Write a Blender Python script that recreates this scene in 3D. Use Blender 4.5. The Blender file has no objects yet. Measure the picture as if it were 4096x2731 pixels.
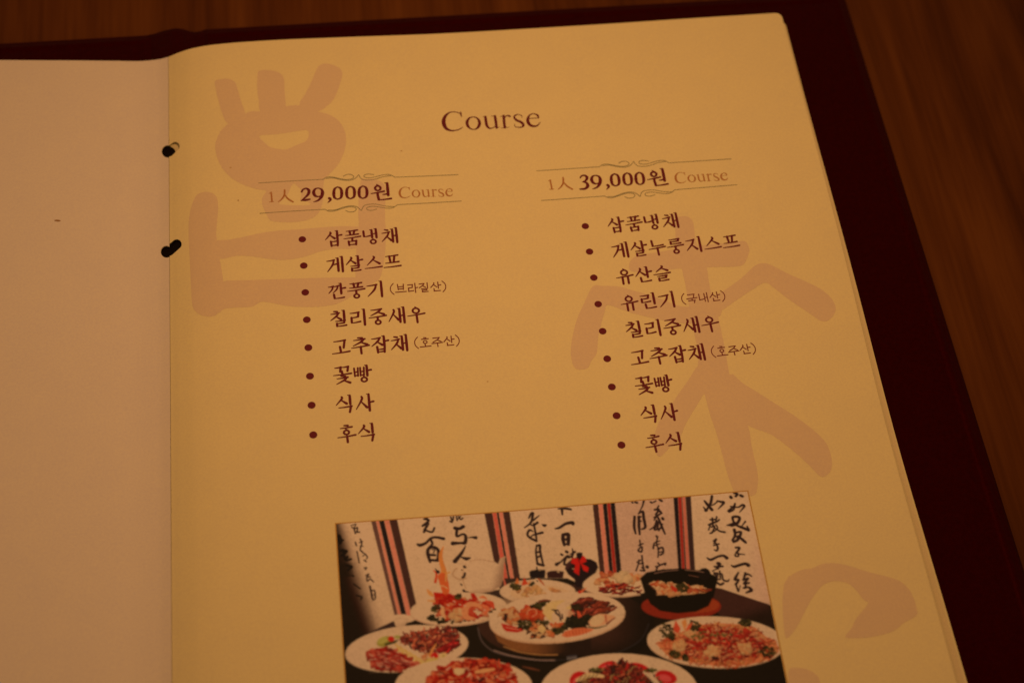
import bpy, math, random
import numpy as np
from mathutils import Vector, Matrix
from mathutils.geometry import delaunay_2d_cdt

# ------------------------------------------------------------------ camera, light, exposure
S = 0.001                     # lengths below are in millimetres
ZO = 15.0                     # the table top lies 15 mm below the plane of the open page
scene = bpy.context.scene
cam_data = bpy.data.cameras.new('camera')
cam = bpy.data.objects.new('camera', cam_data)
scene.collection.objects.link(cam)
scene.camera = cam
cam_data.sensor_width = 36.0
cam_data.lens = 59.6460
cam_data.clip_start = 0.01
cam_data.clip_end = 20.0
cam.matrix_world = Matrix([[0.9922885, 0.0639745, -0.1061635, 0.0480476], [-0.1106132, 0.8435337, -0.5255622, -0.3940755], [0.0559299, 0.5332525, 0.8441052, 0.4467411], [0.0, 0.0, 0.0, 1.0]])
cam_data.dof.use_dof = True
cam_data.dof.focus_distance = 0.5134
cam_data.dof.aperture_fstop = 9.0

world = bpy.data.worlds.new('World')
scene.world = world
world.use_nodes = True
bg = world.node_tree.nodes['Background']
bg.inputs['Color'].default_value = (1.0, 0.47, 0.19, 1)
bg.inputs['Strength'].default_value = 0.21

def area_lamp(name, loc, target, size, energy, color):
    l = bpy.data.lights.new(name, 'AREA')
    l.shape = 'DISK'
    l.size = size
    l.energy = energy
    l.color = color
    o = bpy.data.objects.new(name, l)
    o.location = [c * S for c in loc]
    d = Vector([(t - c) for t, c in zip(target, loc)])
    o.rotation_euler = d.to_track_quat('-Z', 'Y').to_euler()
    scene.collection.objects.link(o)
    return o
# a warm pendant over the table, to the right of and behind the menu
area_lamp('pendant_light', (100, -70, 320), (100, -74, 0), 0.045, 0.43, (1.0, 0.465, 0.175))

scene.view_settings.view_transform = 'Standard'
scene.view_settings.look = 'None'
scene.view_settings.gamma = 1.0
scene.view_settings.use_curve_mapping = False
scene.view_settings.exposure = 0.0
scene.render.engine = 'CYCLES'
scene.cycles.use_denoising = True
scene.cycles.max_bounces = 6

# ------------------------------------------------------------------ materials
def mat(name, color, rough=0.6, spec=0.3):
    m = bpy.data.materials.new(name)
    m.use_nodes = True
    b = m.node_tree.nodes['Principled BSDF']
    b.inputs['Base Color'].default_value = (*color, 1)
    b.inputs['Roughness'].default_value = rough
    b.inputs['Specular IOR Level'].default_value = spec
    return m, m.node_tree, b

def grain(nt, b, color, scale, amount, bump=0.0, tint=0.0):
    """fine mottling of a base colour (fibres, print grain) and a little relief"""
    N, L = nt.nodes, nt.links
    tc = N.new('ShaderNodeTexCoord')
    n1 = N.new('ShaderNodeTexNoise'); n1.inputs['Scale'].default_value = scale; n1.inputs['Detail'].default_value = 3
    n2 = N.new('ShaderNodeTexNoise'); n2.inputs['Scale'].default_value = scale * 0.06; n2.inputs['Detail'].default_value = 2
    L.new(tc.outputs['Object'], n1.inputs['Vector']); L.new(tc.outputs['Object'], n2.inputs['Vector'])
    ad = N.new('ShaderNodeMath'); ad.operation = 'MULTIPLY_ADD'
    L.new(n1.outputs['Fac'], ad.inputs[0]); ad.inputs[1].default_value = 0.75
    m2 = N.new('ShaderNodeMath'); m2.operation = 'MULTIPLY'; L.new(n2.outputs['Fac'], m2.inputs[0]); m2.inputs[1].default_value = 0.25
    L.new(m2.outputs[0], ad.inputs[2])
    mr = N.new('ShaderNodeMapRange'); L.new(ad.outputs[0], mr.inputs['Value'])
    mr.inputs['From Min'].default_value = 0.3; mr.inputs['From Max'].default_value = 0.7
    mx = N.new('ShaderNodeMix'); mx.data_type = 'RGBA'
    L.new(mr.outputs['Result'], mx.inputs['Factor'])
    lo = [c * (1 - amount) for c in color]; hi = [min(c * (1 + amount), 0.95) for c in color]
    lo[2] *= (1 + tint); hi[2] *= (1 - tint)
    mx.inputs['A'].default_value = (*lo, 1); mx.inputs['B'].default_value = (*hi, 1)
    L.new(mx.outputs['Result'], b.inputs['Base Color'])
    if bump:
        bp = N.new('ShaderNodeBump'); bp.inputs['Strength'].default_value = bump; bp.inputs['Distance'].default_value = 0.0001
        L.new(n1.outputs['Fac'], bp.inputs['Height']); L.new(bp.outputs['Normal'], b.inputs['Normal'])

def paper(name, color, amount=0.05, tint=0.05):
    m, nt, b = mat(name, color, 0.6, 0.12)
    grain(nt, b, color, 1500, amount, 0.12, tint)
    return m

M_CREAM = paper('cream_paper', (0.85, 0.825, 0.50))
M_CREAM_DEEP = paper('deeper_cream_paper', (0.79, 0.73, 0.46))  # a darker cream tone, sets the lower leaves apart along the fore-edge
M_CREAM_GREY = paper('greyed_cream_paper', (0.74, 0.70, 0.43))
M_WHITE = paper('white_paper', (0.80, 0.80, 0.76))
M_MARK = paper('pale_brown_ink', (0.76, 0.675, 0.50))
M_MAROON = paper('maroon_ink', (0.150, 0.020, 0.034))
M_MAROON_THIN = paper('maroon_ink_fine', (0.20, 0.040, 0.045))
M_BROWN = paper('light_brown_ink', (0.46, 0.225, 0.085))
M_GREY = paper('grey_green_ink', (0.30, 0.31, 0.20))
M_GOLD = paper('gold_ink', (0.55, 0.36, 0.10))
M_SPECK = paper('brown_fleck', (0.36, 0.22, 0.10))
M_SPOT = paper('faint_brown_spot', (0.60, 0.47, 0.24))

def cloth_material():
    m, nt, b = mat('burgundy_book_cloth', (0.035, 0.0008, 0.0012), 0.45, 0.12)
    N, L = nt.nodes, nt.links
    tc = N.new('ShaderNodeTexCoord')
    n = N.new('ShaderNodeTexNoise'); n.inputs['Scale'].default_value = 900; n.inputs['Detail'].default_value = 4
    L.new(tc.outputs['Object'], n.inputs['Vector'])
    cr = N.new('ShaderNodeValToRGB'); L.new(n.outputs['Fac'], cr.inputs['Fac'])
    cr.color_ramp.elements[0].color = (0.015, 0.0004, 0.0005, 1); cr.color_ramp.elements[1].color = (0.036, 0.0010, 0.0012, 1)
    L.new(cr.outputs['Color'], b.inputs['Base Color'])
    b.inputs['Specular Tint'].default_value = (1.0, 0.10, 0.08, 1)
    bp = N.new('ShaderNodeBump'); bp.inputs['Strength'].default_value = 0.25; bp.inputs['Distance'].default_value = 0.0003
    L.new(n.outputs['Fac'], bp.inputs['Height']); L.new(bp.outputs['Normal'], b.inputs['Normal'])
    return m
M_CLOTH = cloth_material()
M_POST = mat('black_lacquered_post', (0.004, 0.002, 0.002), 0.5, 0.12)[0]

def wood_material():
    m, nt, b = mat('brown_wood', (0.12, 0.05, 0.02), 0.5, 0.10)
    N, L = nt.nodes, nt.links
    tc = N.new('ShaderNodeTexCoord')
    mp = N.new('ShaderNodeMapping'); mp.inputs['Scale'].default_value = (70, 6, 1); mp.inputs['Rotation'].default_value = (0, 0, math.radians(3))
    L.new(tc.outputs['Object'], mp.inputs['Vector'])
    n = N.new('ShaderNodeTexNoise'); n.inputs['Scale'].default_value = 1.0; n.inputs['Detail'].default_value = 5; n.inputs['Distortion'].default_value = 0.9
    L.new(mp.outputs['Vector'], n.inputs['Vector'])
    mp2 = N.new('ShaderNodeMapping'); mp2.inputs['Scale'].default_value = (600, 22, 1); mp2.inputs['Rotation'].default_value = (0, 0, math.radians(3))
    L.new(tc.outputs['Object'], mp2.inputs['Vector'])
    n2 = N.new('ShaderNodeTexNoise'); n2.inputs['Scale'].default_value = 1.0; n2.inputs['Detail'].default_value = 3
    L.new(mp2.outputs['Vector'], n2.inputs['Vector'])
    ad = N.new('ShaderNodeMath'); ad.operation = 'MULTIPLY_ADD'; L.new(n2.outputs['Fac'], ad.inputs[0]); ad.inputs[1].default_value = 0.35
    L.new(n.outputs['Fac'], ad.inputs[2])
    cr = N.new('ShaderNodeValToRGB'); L.new(ad.outputs[0], cr.inputs['Fac'])
    e = cr.color_ramp.elements
    e[0].position = 0.42; e[0].color = (0.060, 0.017, 0.0026, 1)
    e[1].position = 0.92; e[1].color = (0.152, 0.054, 0.010, 1)
    k = cr.color_ramp.elements.new(0.66); k.color = (0.106, 0.034, 0.0058, 1)
    L.new(cr.outputs['Color'], b.inputs['Base Color'])
    bp = N.new('ShaderNodeBump'); bp.inputs['Strength'].default_value = 0.15; bp.inputs['Distance'].default_value = 0.0004
    L.new(n2.outputs['Fac'], bp.inputs['Height']); L.new(bp.outputs['Normal'], b.inputs['Normal'])
    return m
M_WOOD = wood_material()

# ------------------------------------------------------------------ helpers
XB = np.array([-213.0,-210.0,-207.0,-204.0,-201.0,-198.0,-195.0,-192.0,-189.0,-186.0,-183.0,-180.0,-177.0,-174.0,-171.0,-168.0,-165.0,-162.0,-159.0,-156.0,-153.0,-150.0,-147.0,-144.0,-141.0,-138.0,-135.0,-132.0,-129.0,-126.0,-123.0,-120.0,-117.0,-114.0,-111.0,-108.0,-105.0,-102.0,-99.0,-96.0,-93.0,-90.0,-87.0,-84.0,-81.0,-78.0,-75.0,-72.0,-69.0,-66.0,-63.0,-60.0,-57.0,-54.0,-51.0,-48.0,-45.0,-42.0,-39.0,-36.0,-33.0,-30.0,-27.0,-24.0,-21.0,-18.0,-15.0,-12.0,-11.5,-11.0,-10.5,-10.0,-9.5,-9.0,-8.5,-8.0,-7.5,-7.0,-6.5,-6.0,-5.5,-5.0,-4.5,-4.0,-3.5,-3.0,-2.5,-2.0,-1.5,-1.0,-0.5,0.0,0.5,1.0,1.5,2.0,2.5,3.0,3.5,4.0,4.5,5.0,5.5,6.0,6.5,7.0,7.5,8.0,8.5,9.0,9.5,10.0,10.5,11.0,11.5,12.0,12.5,13.0,13.5,14.0,14.5,15.0,15.5,16.0,18.0,20.0,22.0,24.0,26.0,28.0,30.0,32.0,34.0,36.0,38.0,40.0,42.0,44.0,46.0,48.0,50.0,52.0,54.0,56.0,58.0,60.0,62.0,64.0,66.0,68.0,70.0,72.0,74.0,76.0,78.0,80.0,82.0,84.0,86.0,88.0,90.0,92.0,94.0,96.0,98.0,100.0,102.0,104.0,106.0,108.0,110.0,112.0,114.0,116.0,118.0,120.0,122.0,124.0,126.0,128.0,130.0,132.0,134.0,136.0,138.0,140.0,142.0,144.0,146.0,148.0,150.0,152.0,154.0,156.0,158.0,160.0,162.0,164.0,166.0,168.0,170.0,172.0,174.0,176.0,178.0,180.0,182.0,184.0,186.0,188.0,190.0,192.0,194.0,196.0,198.0,200.0,202.0,204.0,206.0,208.0,210.0,212.0,214.0,216.0])
ZB = np.array([-7.895,-7.7359,-7.5753,-7.4134,-7.2506,-7.087,-6.923,-6.7589,-6.5948,-6.4312,-6.2683,-6.1063,-5.9455,-5.7863,-5.6288,-5.4734,-5.3204,-5.17,-5.0224,-4.8781,-4.7372,-4.6,-4.4598,-4.3111,-4.1562,-3.9973,-3.8367,-3.6767,-3.5195,-3.3675,-3.2228,-3.0877,-2.9644,-2.8554,-2.7627,-2.6888,-2.6357,-2.6059,-2.6002,-2.6039,-2.6119,-2.6243,-2.6409,-2.6619,-2.687,-2.7164,-2.75,-2.8371,-3.0035,-3.2136,-3.4317,-3.6388,-3.866,-4.1089,-4.3592,-4.609,-4.85,-5.0809,-5.3081,-5.5347,-5.7643,-6.0,-6.246,-6.4995,-6.7532,-7.0,-7.2886,-7.5721,-7.6083,-7.6394,-7.6649,-7.6839,-7.6959,-7.7,-7.6954,-7.682,-7.6607,-7.6321,-7.597,-7.5561,-7.5103,-7.4601,-7.4064,-7.35,-7.2767,-7.1749,-7.0487,-6.9023,-6.7401,-6.5661,-6.3847,-6.2,-5.9916,-5.7464,-5.4795,-5.2061,-4.9412,-4.7,-4.4743,-4.2474,-4.0219,-3.8004,-3.5855,-3.3798,-3.1858,-3.0061,-2.8433,-2.7,-2.5694,-2.4432,-2.3215,-2.2047,-2.0928,-1.9863,-1.8852,-1.7898,-1.7004,-1.6171,-1.5402,-1.4699,-1.4064,-1.35,-1.298,-1.2478,-1.0639,-0.9084,-0.7822,-0.6863,-0.618,-0.5568,-0.5004,-0.4506,-0.4091,-0.3774,-0.3571,-0.35,-0.3526,-0.3598,-0.3711,-0.3855,-0.4025,-0.4213,-0.4411,-0.4614,-0.4812,-0.5,-0.5201,-0.544,-0.571,-0.6001,-0.6307,-0.6621,-0.6934,-0.7238,-0.7527,-0.7793,-0.8027,-0.8222,-0.8372,-0.8467,-0.85,-0.8465,-0.8366,-0.8207,-0.7996,-0.7739,-0.7442,-0.7111,-0.6753,-0.6373,-0.5978,-0.5575,-0.5169,-0.4767,-0.4375,-0.4,-0.3625,-0.3233,-0.2823,-0.2397,-0.1957,-0.1503,-0.1037,-0.056,-0.0072,0.0424,0.0928,0.1439,0.1956,0.2476,0.3,0.3537,0.4096,0.4674,0.5268,0.5875,0.6492,0.7117,0.7745,0.8374,0.9001,0.9623,1.0237,1.0839,1.1428,1.2,1.2559,1.311,1.3655,1.4195,1.4729,1.5259,1.5784,1.6307,1.6826,1.7344,1.7859,1.8374,1.8889,1.9403,1.9919,2.0435,2.0954,2.1475])
COVER_Z = -11.0
def zpage(x, depth=0.0):
    """height of a leaf; depth 0 is the open page, 1 lies on the cover"""
    z = np.interp(x, XB, ZB)
    return z * (1 - depth) + (COVER_Z + 0.25) * depth

def mesh_object(name, verts, faces, material, parent=None, smooth=True):
    me = bpy.data.meshes.new(name)
    me.from_pydata([tuple(c * S for c in (v[0], v[1], v[2] + ZO)) for v in verts], [], faces)
    me.update()
    if material: me.materials.append(material)
    if smooth: me.polygons.foreach_set('use_smooth', [True] * len(me.polygons))
    o = bpy.data.objects.new(name, me)
    scene.collection.objects.link(o)
    if parent: o.parent = parent
    return o

def inside(pt, poly):
    x, y = pt; c = False; j = len(poly) - 1
    for i in range(len(poly)):
        xi, yi = poly[i]; xj, yj = poly[j]
        if (yi > y) != (yj > y) and x < (xj - xi) * (y - yi) / (yj - yi) + xi: c = not c
        j = i
    return c

def ccw(poly):
    a = sum(poly[i - 1][0] * poly[i][1] - poly[i][0] * poly[i - 1][1] for i in range(len(poly)))
    return poly if a > 0 else poly[::-1]

def fill(polys, holes=(), ystep=None):
    """union of polygons minus holes as flat triangles, cut along the fold lines of the page"""
    V, E, F = [], [], []
    for q in polys:
        q = ccw(q); k = len(V); V += [Vector(p) for p in q]; F.append(list(range(k, k + len(q))))
    xs = [p[0] for q in polys for p in q]; ys = [p[1] for q in polys for p in q]
    x0, x1, y0, y1 = min(xs), max(xs), min(ys), max(ys)
    for h in holes:
        k = len(V); V += [Vector(p) for p in h]; E += [(k + i, k + (i + 1) % len(h)) for i in range(len(h))]
    for x in XB[(XB > x0 + 1e-3) & (XB < x1 - 1e-3)]:
        k = len(V); V += [Vector((x, y0 - .5)), Vector((x, y1 + .5))]; E.append((k, k + 1))
    if ystep:
        y = y0 + ystep
        while y < y1:
            k = len(V); V += [Vector((x0 - .5, y)), Vector((x1 + .5, y))]; E.append((k, k + 1)); y += ystep
    v, e, f, ov, oe, of = delaunay_2d_cdt(V, E, F, 1, 1e-4)
    out = []
    for t, src in zip(f, of):
        if not src: continue
        c = (sum(v[i].x for i in t) / len(t), sum(v[i].y for i in t) / len(t))
        if any(inside(c, h) for h in holes): continue
        out.append(tuple(t))
    used = sorted({i for t in out for i in t}); mp = {o: n for n, o in enumerate(used)}
    return [(v[i].x, v[i].y) for i in used], [tuple(mp[i] for i in t) for t in out]

def smooth_poly(q, n=3):
    """closed Catmull-Rom through the points"""
    out = []; m = len(q)
    for i in range(m):
        p0, p1, p2, p3 = (np.array(q[(i + k - 1) % m], float) for k in range(4))
        sharp = False
        for k in range(n):
            t = k / n
            out.append(tuple(.5 * (2 * p1 + (p2 - p0) * t + (2 * p0 - 5 * p1 + 4 * p2 - p3) * t * t + (3 * p1 - p0 - 3 * p2 + p3) * t ** 3)))
    return out

def stroke(pts, w, n=4):
    """outline of a pen stroke of varying width with round ends"""
    P = [np.array(p, float) for p in pts]
    W = list(w) if hasattr(w, '__len__') else [w] * len(P)
    if len(P) > 2:
        Q, R = [], []
        for i in range(len(P) - 1):
            p0 = P[max(i - 1, 0)]; p1 = P[i]; p2 = P[i + 1]; p3 = P[min(i + 2, len(P) - 1)]
            for k in range(n):
                t = k / n
                Q.append(.5 * (2 * p1 + (p2 - p0) * t + (2 * p0 - 5 * p1 + 4 * p2 - p3) * t * t + (3 * p1 - p0 - 3 * p2 + p3) * t ** 3))
                R.append(W[i] * (1 - t) + W[i + 1] * t)
        Q.append(P[-1]); R.append(W[-1]); P, W = Q, R
    L, Rr = [], []
    D = []
    for i in range(len(P)):
        d = P[min(i + 1, len(P) - 1)] - P[max(i - 1, 0)]; d = d / (np.linalg.norm(d) + 1e-12); D.append(d)
        nrm = np.array([-d[1], d[0]]) * W[i] / 2
        L.append(P[i] + nrm); Rr.append(P[i] - nrm)
    def cap(c, d, r):
        a0 = math.atan2(d[1], d[0]); return [c + r * np.array([math.cos(a0 + a), math.sin(a0 + a)]) for a in (math.pi / 4, 0, -math.pi / 4)]
    out = L + cap(P[-1], D[-1], W[-1] / 2) + Rr[::-1] + cap(P[0], -D[0], W[0] / 2)
    return [tuple(p) for p in out]

def printed(name, polys, material, parent, lift, holes=(), label=None):
    v, f = fill(polys, holes)
    o = mesh_object(name, [(x, y, zpage(x) + lift) for x, y in v], f, material, parent)
    if label: o['label'] = label
    return o

# ------------------------------------------------------------------ the table
bm_v = [(-900, -900, -15), (900, -900, -15), (900, 600, -15), (-900, 600, -15),
        (-900, -900, -45), (900, -900, -45), (900, 600, -45), (-900, 600, -45)]
table = mesh_object('table', bm_v, [(0, 1, 2, 3), (7, 6, 5, 4), (0, 4, 5, 1), (1, 5, 6, 2), (2, 6, 7, 3), (3, 7, 4, 0)], M_WOOD, None, False)
table['kind'] = 'structure'
table['label'] = 'dark brown wooden table top under the menu'

# ------------------------------------------------------------------ the menu book
book = bpy.data.objects.new('menu_book', None)
book.location = (0, 0, 0)
scene.collection.objects.link(book)
book['label'] = 'open restaurant menu in a dark red cloth cover, lying on the wooden table'
book['category'] = 'menu'

# cover: boards with rounded rims, a raised joint at the spine, turned one degree against the pages
PHI = math.radians(1.0)
def cover_board(name, x0, x1, y0, y1, hem_sides):
    """padded board: rounded outer edge, a low hem ridge just inside it"""
    T = 4.0
    prof = [(0.0, -T + .6), (-.05, -2.6), (.25, -1.5), (.9, -.75), (1.7, -.42), (2.5, -.34), (3.0, -.05), (3.5, .12), (4.1, .17), (4.7, .05), (5.2, -.12), (5.8, -.16), (7.0, 0.0), (9.0, 0.0)]
    def ring(d, z, rad=3.0):
        a, b, c, e = x0 + d, x1 - d, y0 + d, y1 - d
        r = max(rad - d, .3); pts = []
        for cx, cy, s in ((b - r, e - r, 0), (a + r, e - r, 90), (a + r, c + r, 180), (b - r, c + r, 270)):
            for k in range(7):
                t = math.radians(s + 15 * k); pts.append((cx + r * math.cos(t), cy + r * math.sin(t), COVER_Z + z))
        # extra points along the long sides keep the weave of the hem
        return pts
    rings = [ring(d, z) for d, z in prof]
    n = len(rings[0]); V = [p for r in rings for p in r]; F = []
    for i in range(len(rings) - 1):
        for k in range(n):
            F.append((i * n + k, i * n + (k + 1) % n, (i + 1) * n + (k + 1) % n, (i + 1) * n + k))
    F.append(tuple((len(rings) - 1) * n + k for k in range(n)))
    b0 = len(V); V += [(p[0], p[1], COVER_Z - T + .1) for p in rings[0]]
    for k in range(n): F.append((b0 + k, b0 + (k + 1) % n, (k + 1) % n, k))
    F.append(tuple(b0 + k for k in reversed(range(n))))
    c, s = math.cos(PHI), math.sin(PHI)
    V = [(x * c - y * s, x * s + y * c, z) for x, y, z in V]
    return mesh_object(name, V, F, M_CLOTH, book)
cov = cover_board('cover', 9.5, 240.7, -312.0, 17.4, None)
cov['label'] = 'right board of the dark red cover'
cov = cover_board('cover', -229.0, -4.5, -312.0, 16.2, None)
cov['label'] = 'left board of the dark red cover'
# spine: a strip bent over the joint between the boards
V, F = [], []
sp = [(-8, -11.9), (-5, -11.2), (-2, -10.1), (1, -9.3), (3, -9.15), (5, -9.8), (7, -11.0), (8.5, -11.5), (10.5, -11.3), (13, -11.2)]
ys = [16.2, 15.6, 14.0] + [14 - 325 * k / 12 for k in range(1, 13)]
c, s = math.cos(PHI), math.sin(PHI)
for j, y in enumerate(ys):
    for x, z in sp:
        V.append((x * c - y * s, x * s + y * c, z - (1.2 if j == 0 else .25 if j == 1 else 0)))
n = len(sp)
for j in range(len(ys) - 1):
    for k in range(n - 1): F.append((j * n + k + 1, j * n + k, (j + 1) * n + k, (j + 1) * n + k + 1))
spine = mesh_object('spine', V, F, M_CLOTH, book)
md = spine.modifiers.new('thickness', 'SOLIDIFY'); md.thickness = 0.0022; md.offset = -1

# leaves
def circle(cx, cy, rx, ry, rot=0, n=28):
    c, s = math.cos(rot), math.sin(rot)
    return [(cx + rx * math.cos(a) * c - ry * math.sin(a) * s, cy + rx * math.cos(a) * s + ry * math.sin(a) * c) for a in (2 * math.pi * k / n for k in range(n))]

def leaf(name, outline, holes, depth, material, lift=0.0, thick=0.14, wave=0.0):
    """a sheet with punched holes; top, underside and cut edge do not share vertices"""
    v, f = fill([outline], holes, 12)
    top = [(x, y, zpage(x, depth) + lift + wave * math.sin(y / 37.0 + depth * 9) * max(0, x - 150) / 60) for x, y in v]
    n = len(top); V = top + [(x, y, z - thick) for x, y, z in top]; F = list(f) + [tuple(i + n for i in reversed(t)) for t in f]
    edges = {}
    for t in f:
        for i in range(len(t)):
            e = (t[i], t[(i + 1) % len(t)]); edges[e] = edges.get(e, 0) + 1
    for (p, q) in edges:
        if (q, p) not in edges:
            k = len(V); V += [V[q], V[p], V[p + n], V[q + n]]; F.append((k, k + 1, k + 2, k + 3))
    return mesh_object(name, V, F, material, book)

def outline_right(x1, top, r, dx_bottom, bottom=-297.0, x0=0.07):
    q = [(x0, top), (x0, bottom), (x1 + dx_bottom, bottom)]
    y = bottom + 9
    while y < top - 12:                    # the fore-edge bows in a little below the middle
        q.append((x1 + dx_bottom * (top - y) / (top - bottom) - 1.0 * math.exp(-((y + 168) / 48) ** 2), y)); y += 9
    # rounded outer top corner
    q += [(x1 - r + r * math.cos(a), top - r + r * math.sin(a)) for a in (math.radians(k) for k in range(0, 91, 15))]
    return q

# punched holes, where the two open pages meet over the binding posts
HOLE_LEFT, HOLE_RIGHT = ([[(1.611, -41.294), (1.538, -41.924), (1.331, -42.443), (1.005, -42.816), (0.584, -43.032), (0.099, -43.091), (-0.419, -42.988), (-0.935, -42.717), (-1.415, -42.294), (-1.827, -41.75), (-2.142, -41.117), (-2.339, -40.435), (-2.405, -39.746), (-2.336, -39.096), (-2.135, -38.531), (-1.817, -38.094), (-1.401, -37.82), (-0.917, -37.729), (-0.398, -37.827), (0.122, -38.109), (0.607, -38.57), (1.025, -39.175), (1.346, -39.87), (1.546, -40.593)], [(0.879, -80.768), (0.813, -81.334), (0.623, -81.807), (0.326, -82.165), (-0.059, -82.39), (-0.504, -82.471), (-0.981, -82.393), (-1.456, -82.164), (-1.898, -81.802), (-2.277, -81.331), (-2.566, -80.778), (-2.747, -80.179), (-2.808, -79.569), (-2.745, -78.989), (-2.561, -78.48), (-2.269, -78.083), (-1.887, -77.825), (-1.442, -77.731), (-0.964, -77.805), (-0.486, -78.042), (-0.041, -78.421), (0.342, -78.927), (0.635, -79.518), (0.819, -80.149)]], [[(1.158, -37.57), (1.684, -37.482), (2.277, -37.7), (2.846, -38.171), (3.303, -38.828), (3.581, -39.585), (3.64, -40.332), (3.47, -40.956), (3.098, -41.362), (1.082, -42.713), (0.503, -42.832), (-0.145, -42.667), (-0.768, -42.22), (-1.273, -41.541), (-1.583, -40.729), (-1.652, -39.905), (-1.468, -39.19), (-1.059, -38.7)], [(1.325, -76.618), (1.887, -76.516), (2.522, -76.721), (3.128, -77.182), (3.615, -77.845), (3.913, -78.619), (3.975, -79.387), (3.792, -80.032), (3.394, -80.457), (0.913, -81.936), (0.33, -82.077), (-0.324, -81.934), (-0.953, -81.508), (-1.463, -80.856), (-1.776, -80.074), (-1.845, -79.273), (-1.659, -78.575), (-1.246, -78.091)]])
SHORT = [(-0.117, -38.634), (0.42, -38.664), (0.976, -39.001), (1.463, -39.582), (1.805, -40.296), (1.949, -41.03), (1.875, -41.671), (1.593, -42.123), (1.146, -42.322), (0.245, -42.814), (-0.383, -42.79), (-1.027, -42.461), (-1.589, -41.871), (-1.984, -41.107), (-2.153, -40.278), (-2.07, -39.502), (-1.747, -38.903), (-1.232, -38.58)]          # the next leaf is punched a little lower, so its paper shows in the upper hole
def grow(poly, k):
    cx = sum(p[0] for p in poly) / len(poly); cy = sum(p[1] for p in poly) / len(poly)
    return [(cx + (x - cx) * k, cy + (y - cy) * k) for x, y in poly]
page = leaf('page', outline_right(210.0, 0.0, 2.2, 0.3), HOLE_RIGHT, 0.0, M_CREAM)
page['label'] = 'cream right page with two printed course lists and a food photo'
# under it, fanned out a little towards the bottom
fan = [(211.5, -1.5, 2.6, .4), (211.7, -.9, 2.2, 2.5), (211.9, -1.2, 2.2, 3.8), (211.2, -1.0, 2.2, 3.9), (210.2, -.8, 2, 3.4), (209.8, -1, 2, 2.6), (209.5, -1.2, 2, 2.2), (209.6, -.7, 2, 2.0), (209.3, -1, 2, 1.6)]
for k, (x1, top, r, dxb) in enumerate(fan):
    hs = [grow(SHORT, 1.02), grow(HOLE_RIGHT[1], 1.02)]
    leaf('page', outline_right(x1, top, r, dxb), hs, 0.20 + 0.085 * k, (M_CREAM_GREY, M_CREAM_DEEP, M_CREAM)[k % 3], wave=.10)
left_out = [(-.05, 0.0), (-.05, -297), (-209, -297), (-209, -2), (-207, 0)]
page_left = leaf('page', left_out[::-1], HOLE_LEFT, 0.0, M_WHITE)
page_left['label'] = 'blank off-white left page'
for k in range(4):
    leaf('page', [(x * .995, y * .998 - .6) if x < -1 else (x, y - .6) for x, y in left_out[::-1]], HOLE_LEFT, 0.06 + .24 * k, M_CREAM)

# black binding posts in the holes
for parts in ([grow(HOLE_LEFT[0], 1.08), grow(SHORT, 1.06)], [grow(HOLE_LEFT[1], 1.08), grow(HOLE_RIGHT[1], 1.06)]):
    v, f = fill(parts)
    n = len(v)
    V = [(x, y, zpage(x, .03) - .55) for x, y in v] + [(x, y, COVER_Z + .2) for x, y in v]
    F = list(f)
    es = {(t[i], t[(i + 1) % len(t)]) for t in f for i in range(len(t))}
    F += [(q, p, p + n, q + n) for p, q in es if (q, p) not in es]
    mesh_object('binding_post', V, F, M_POST, book, False)

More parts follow.
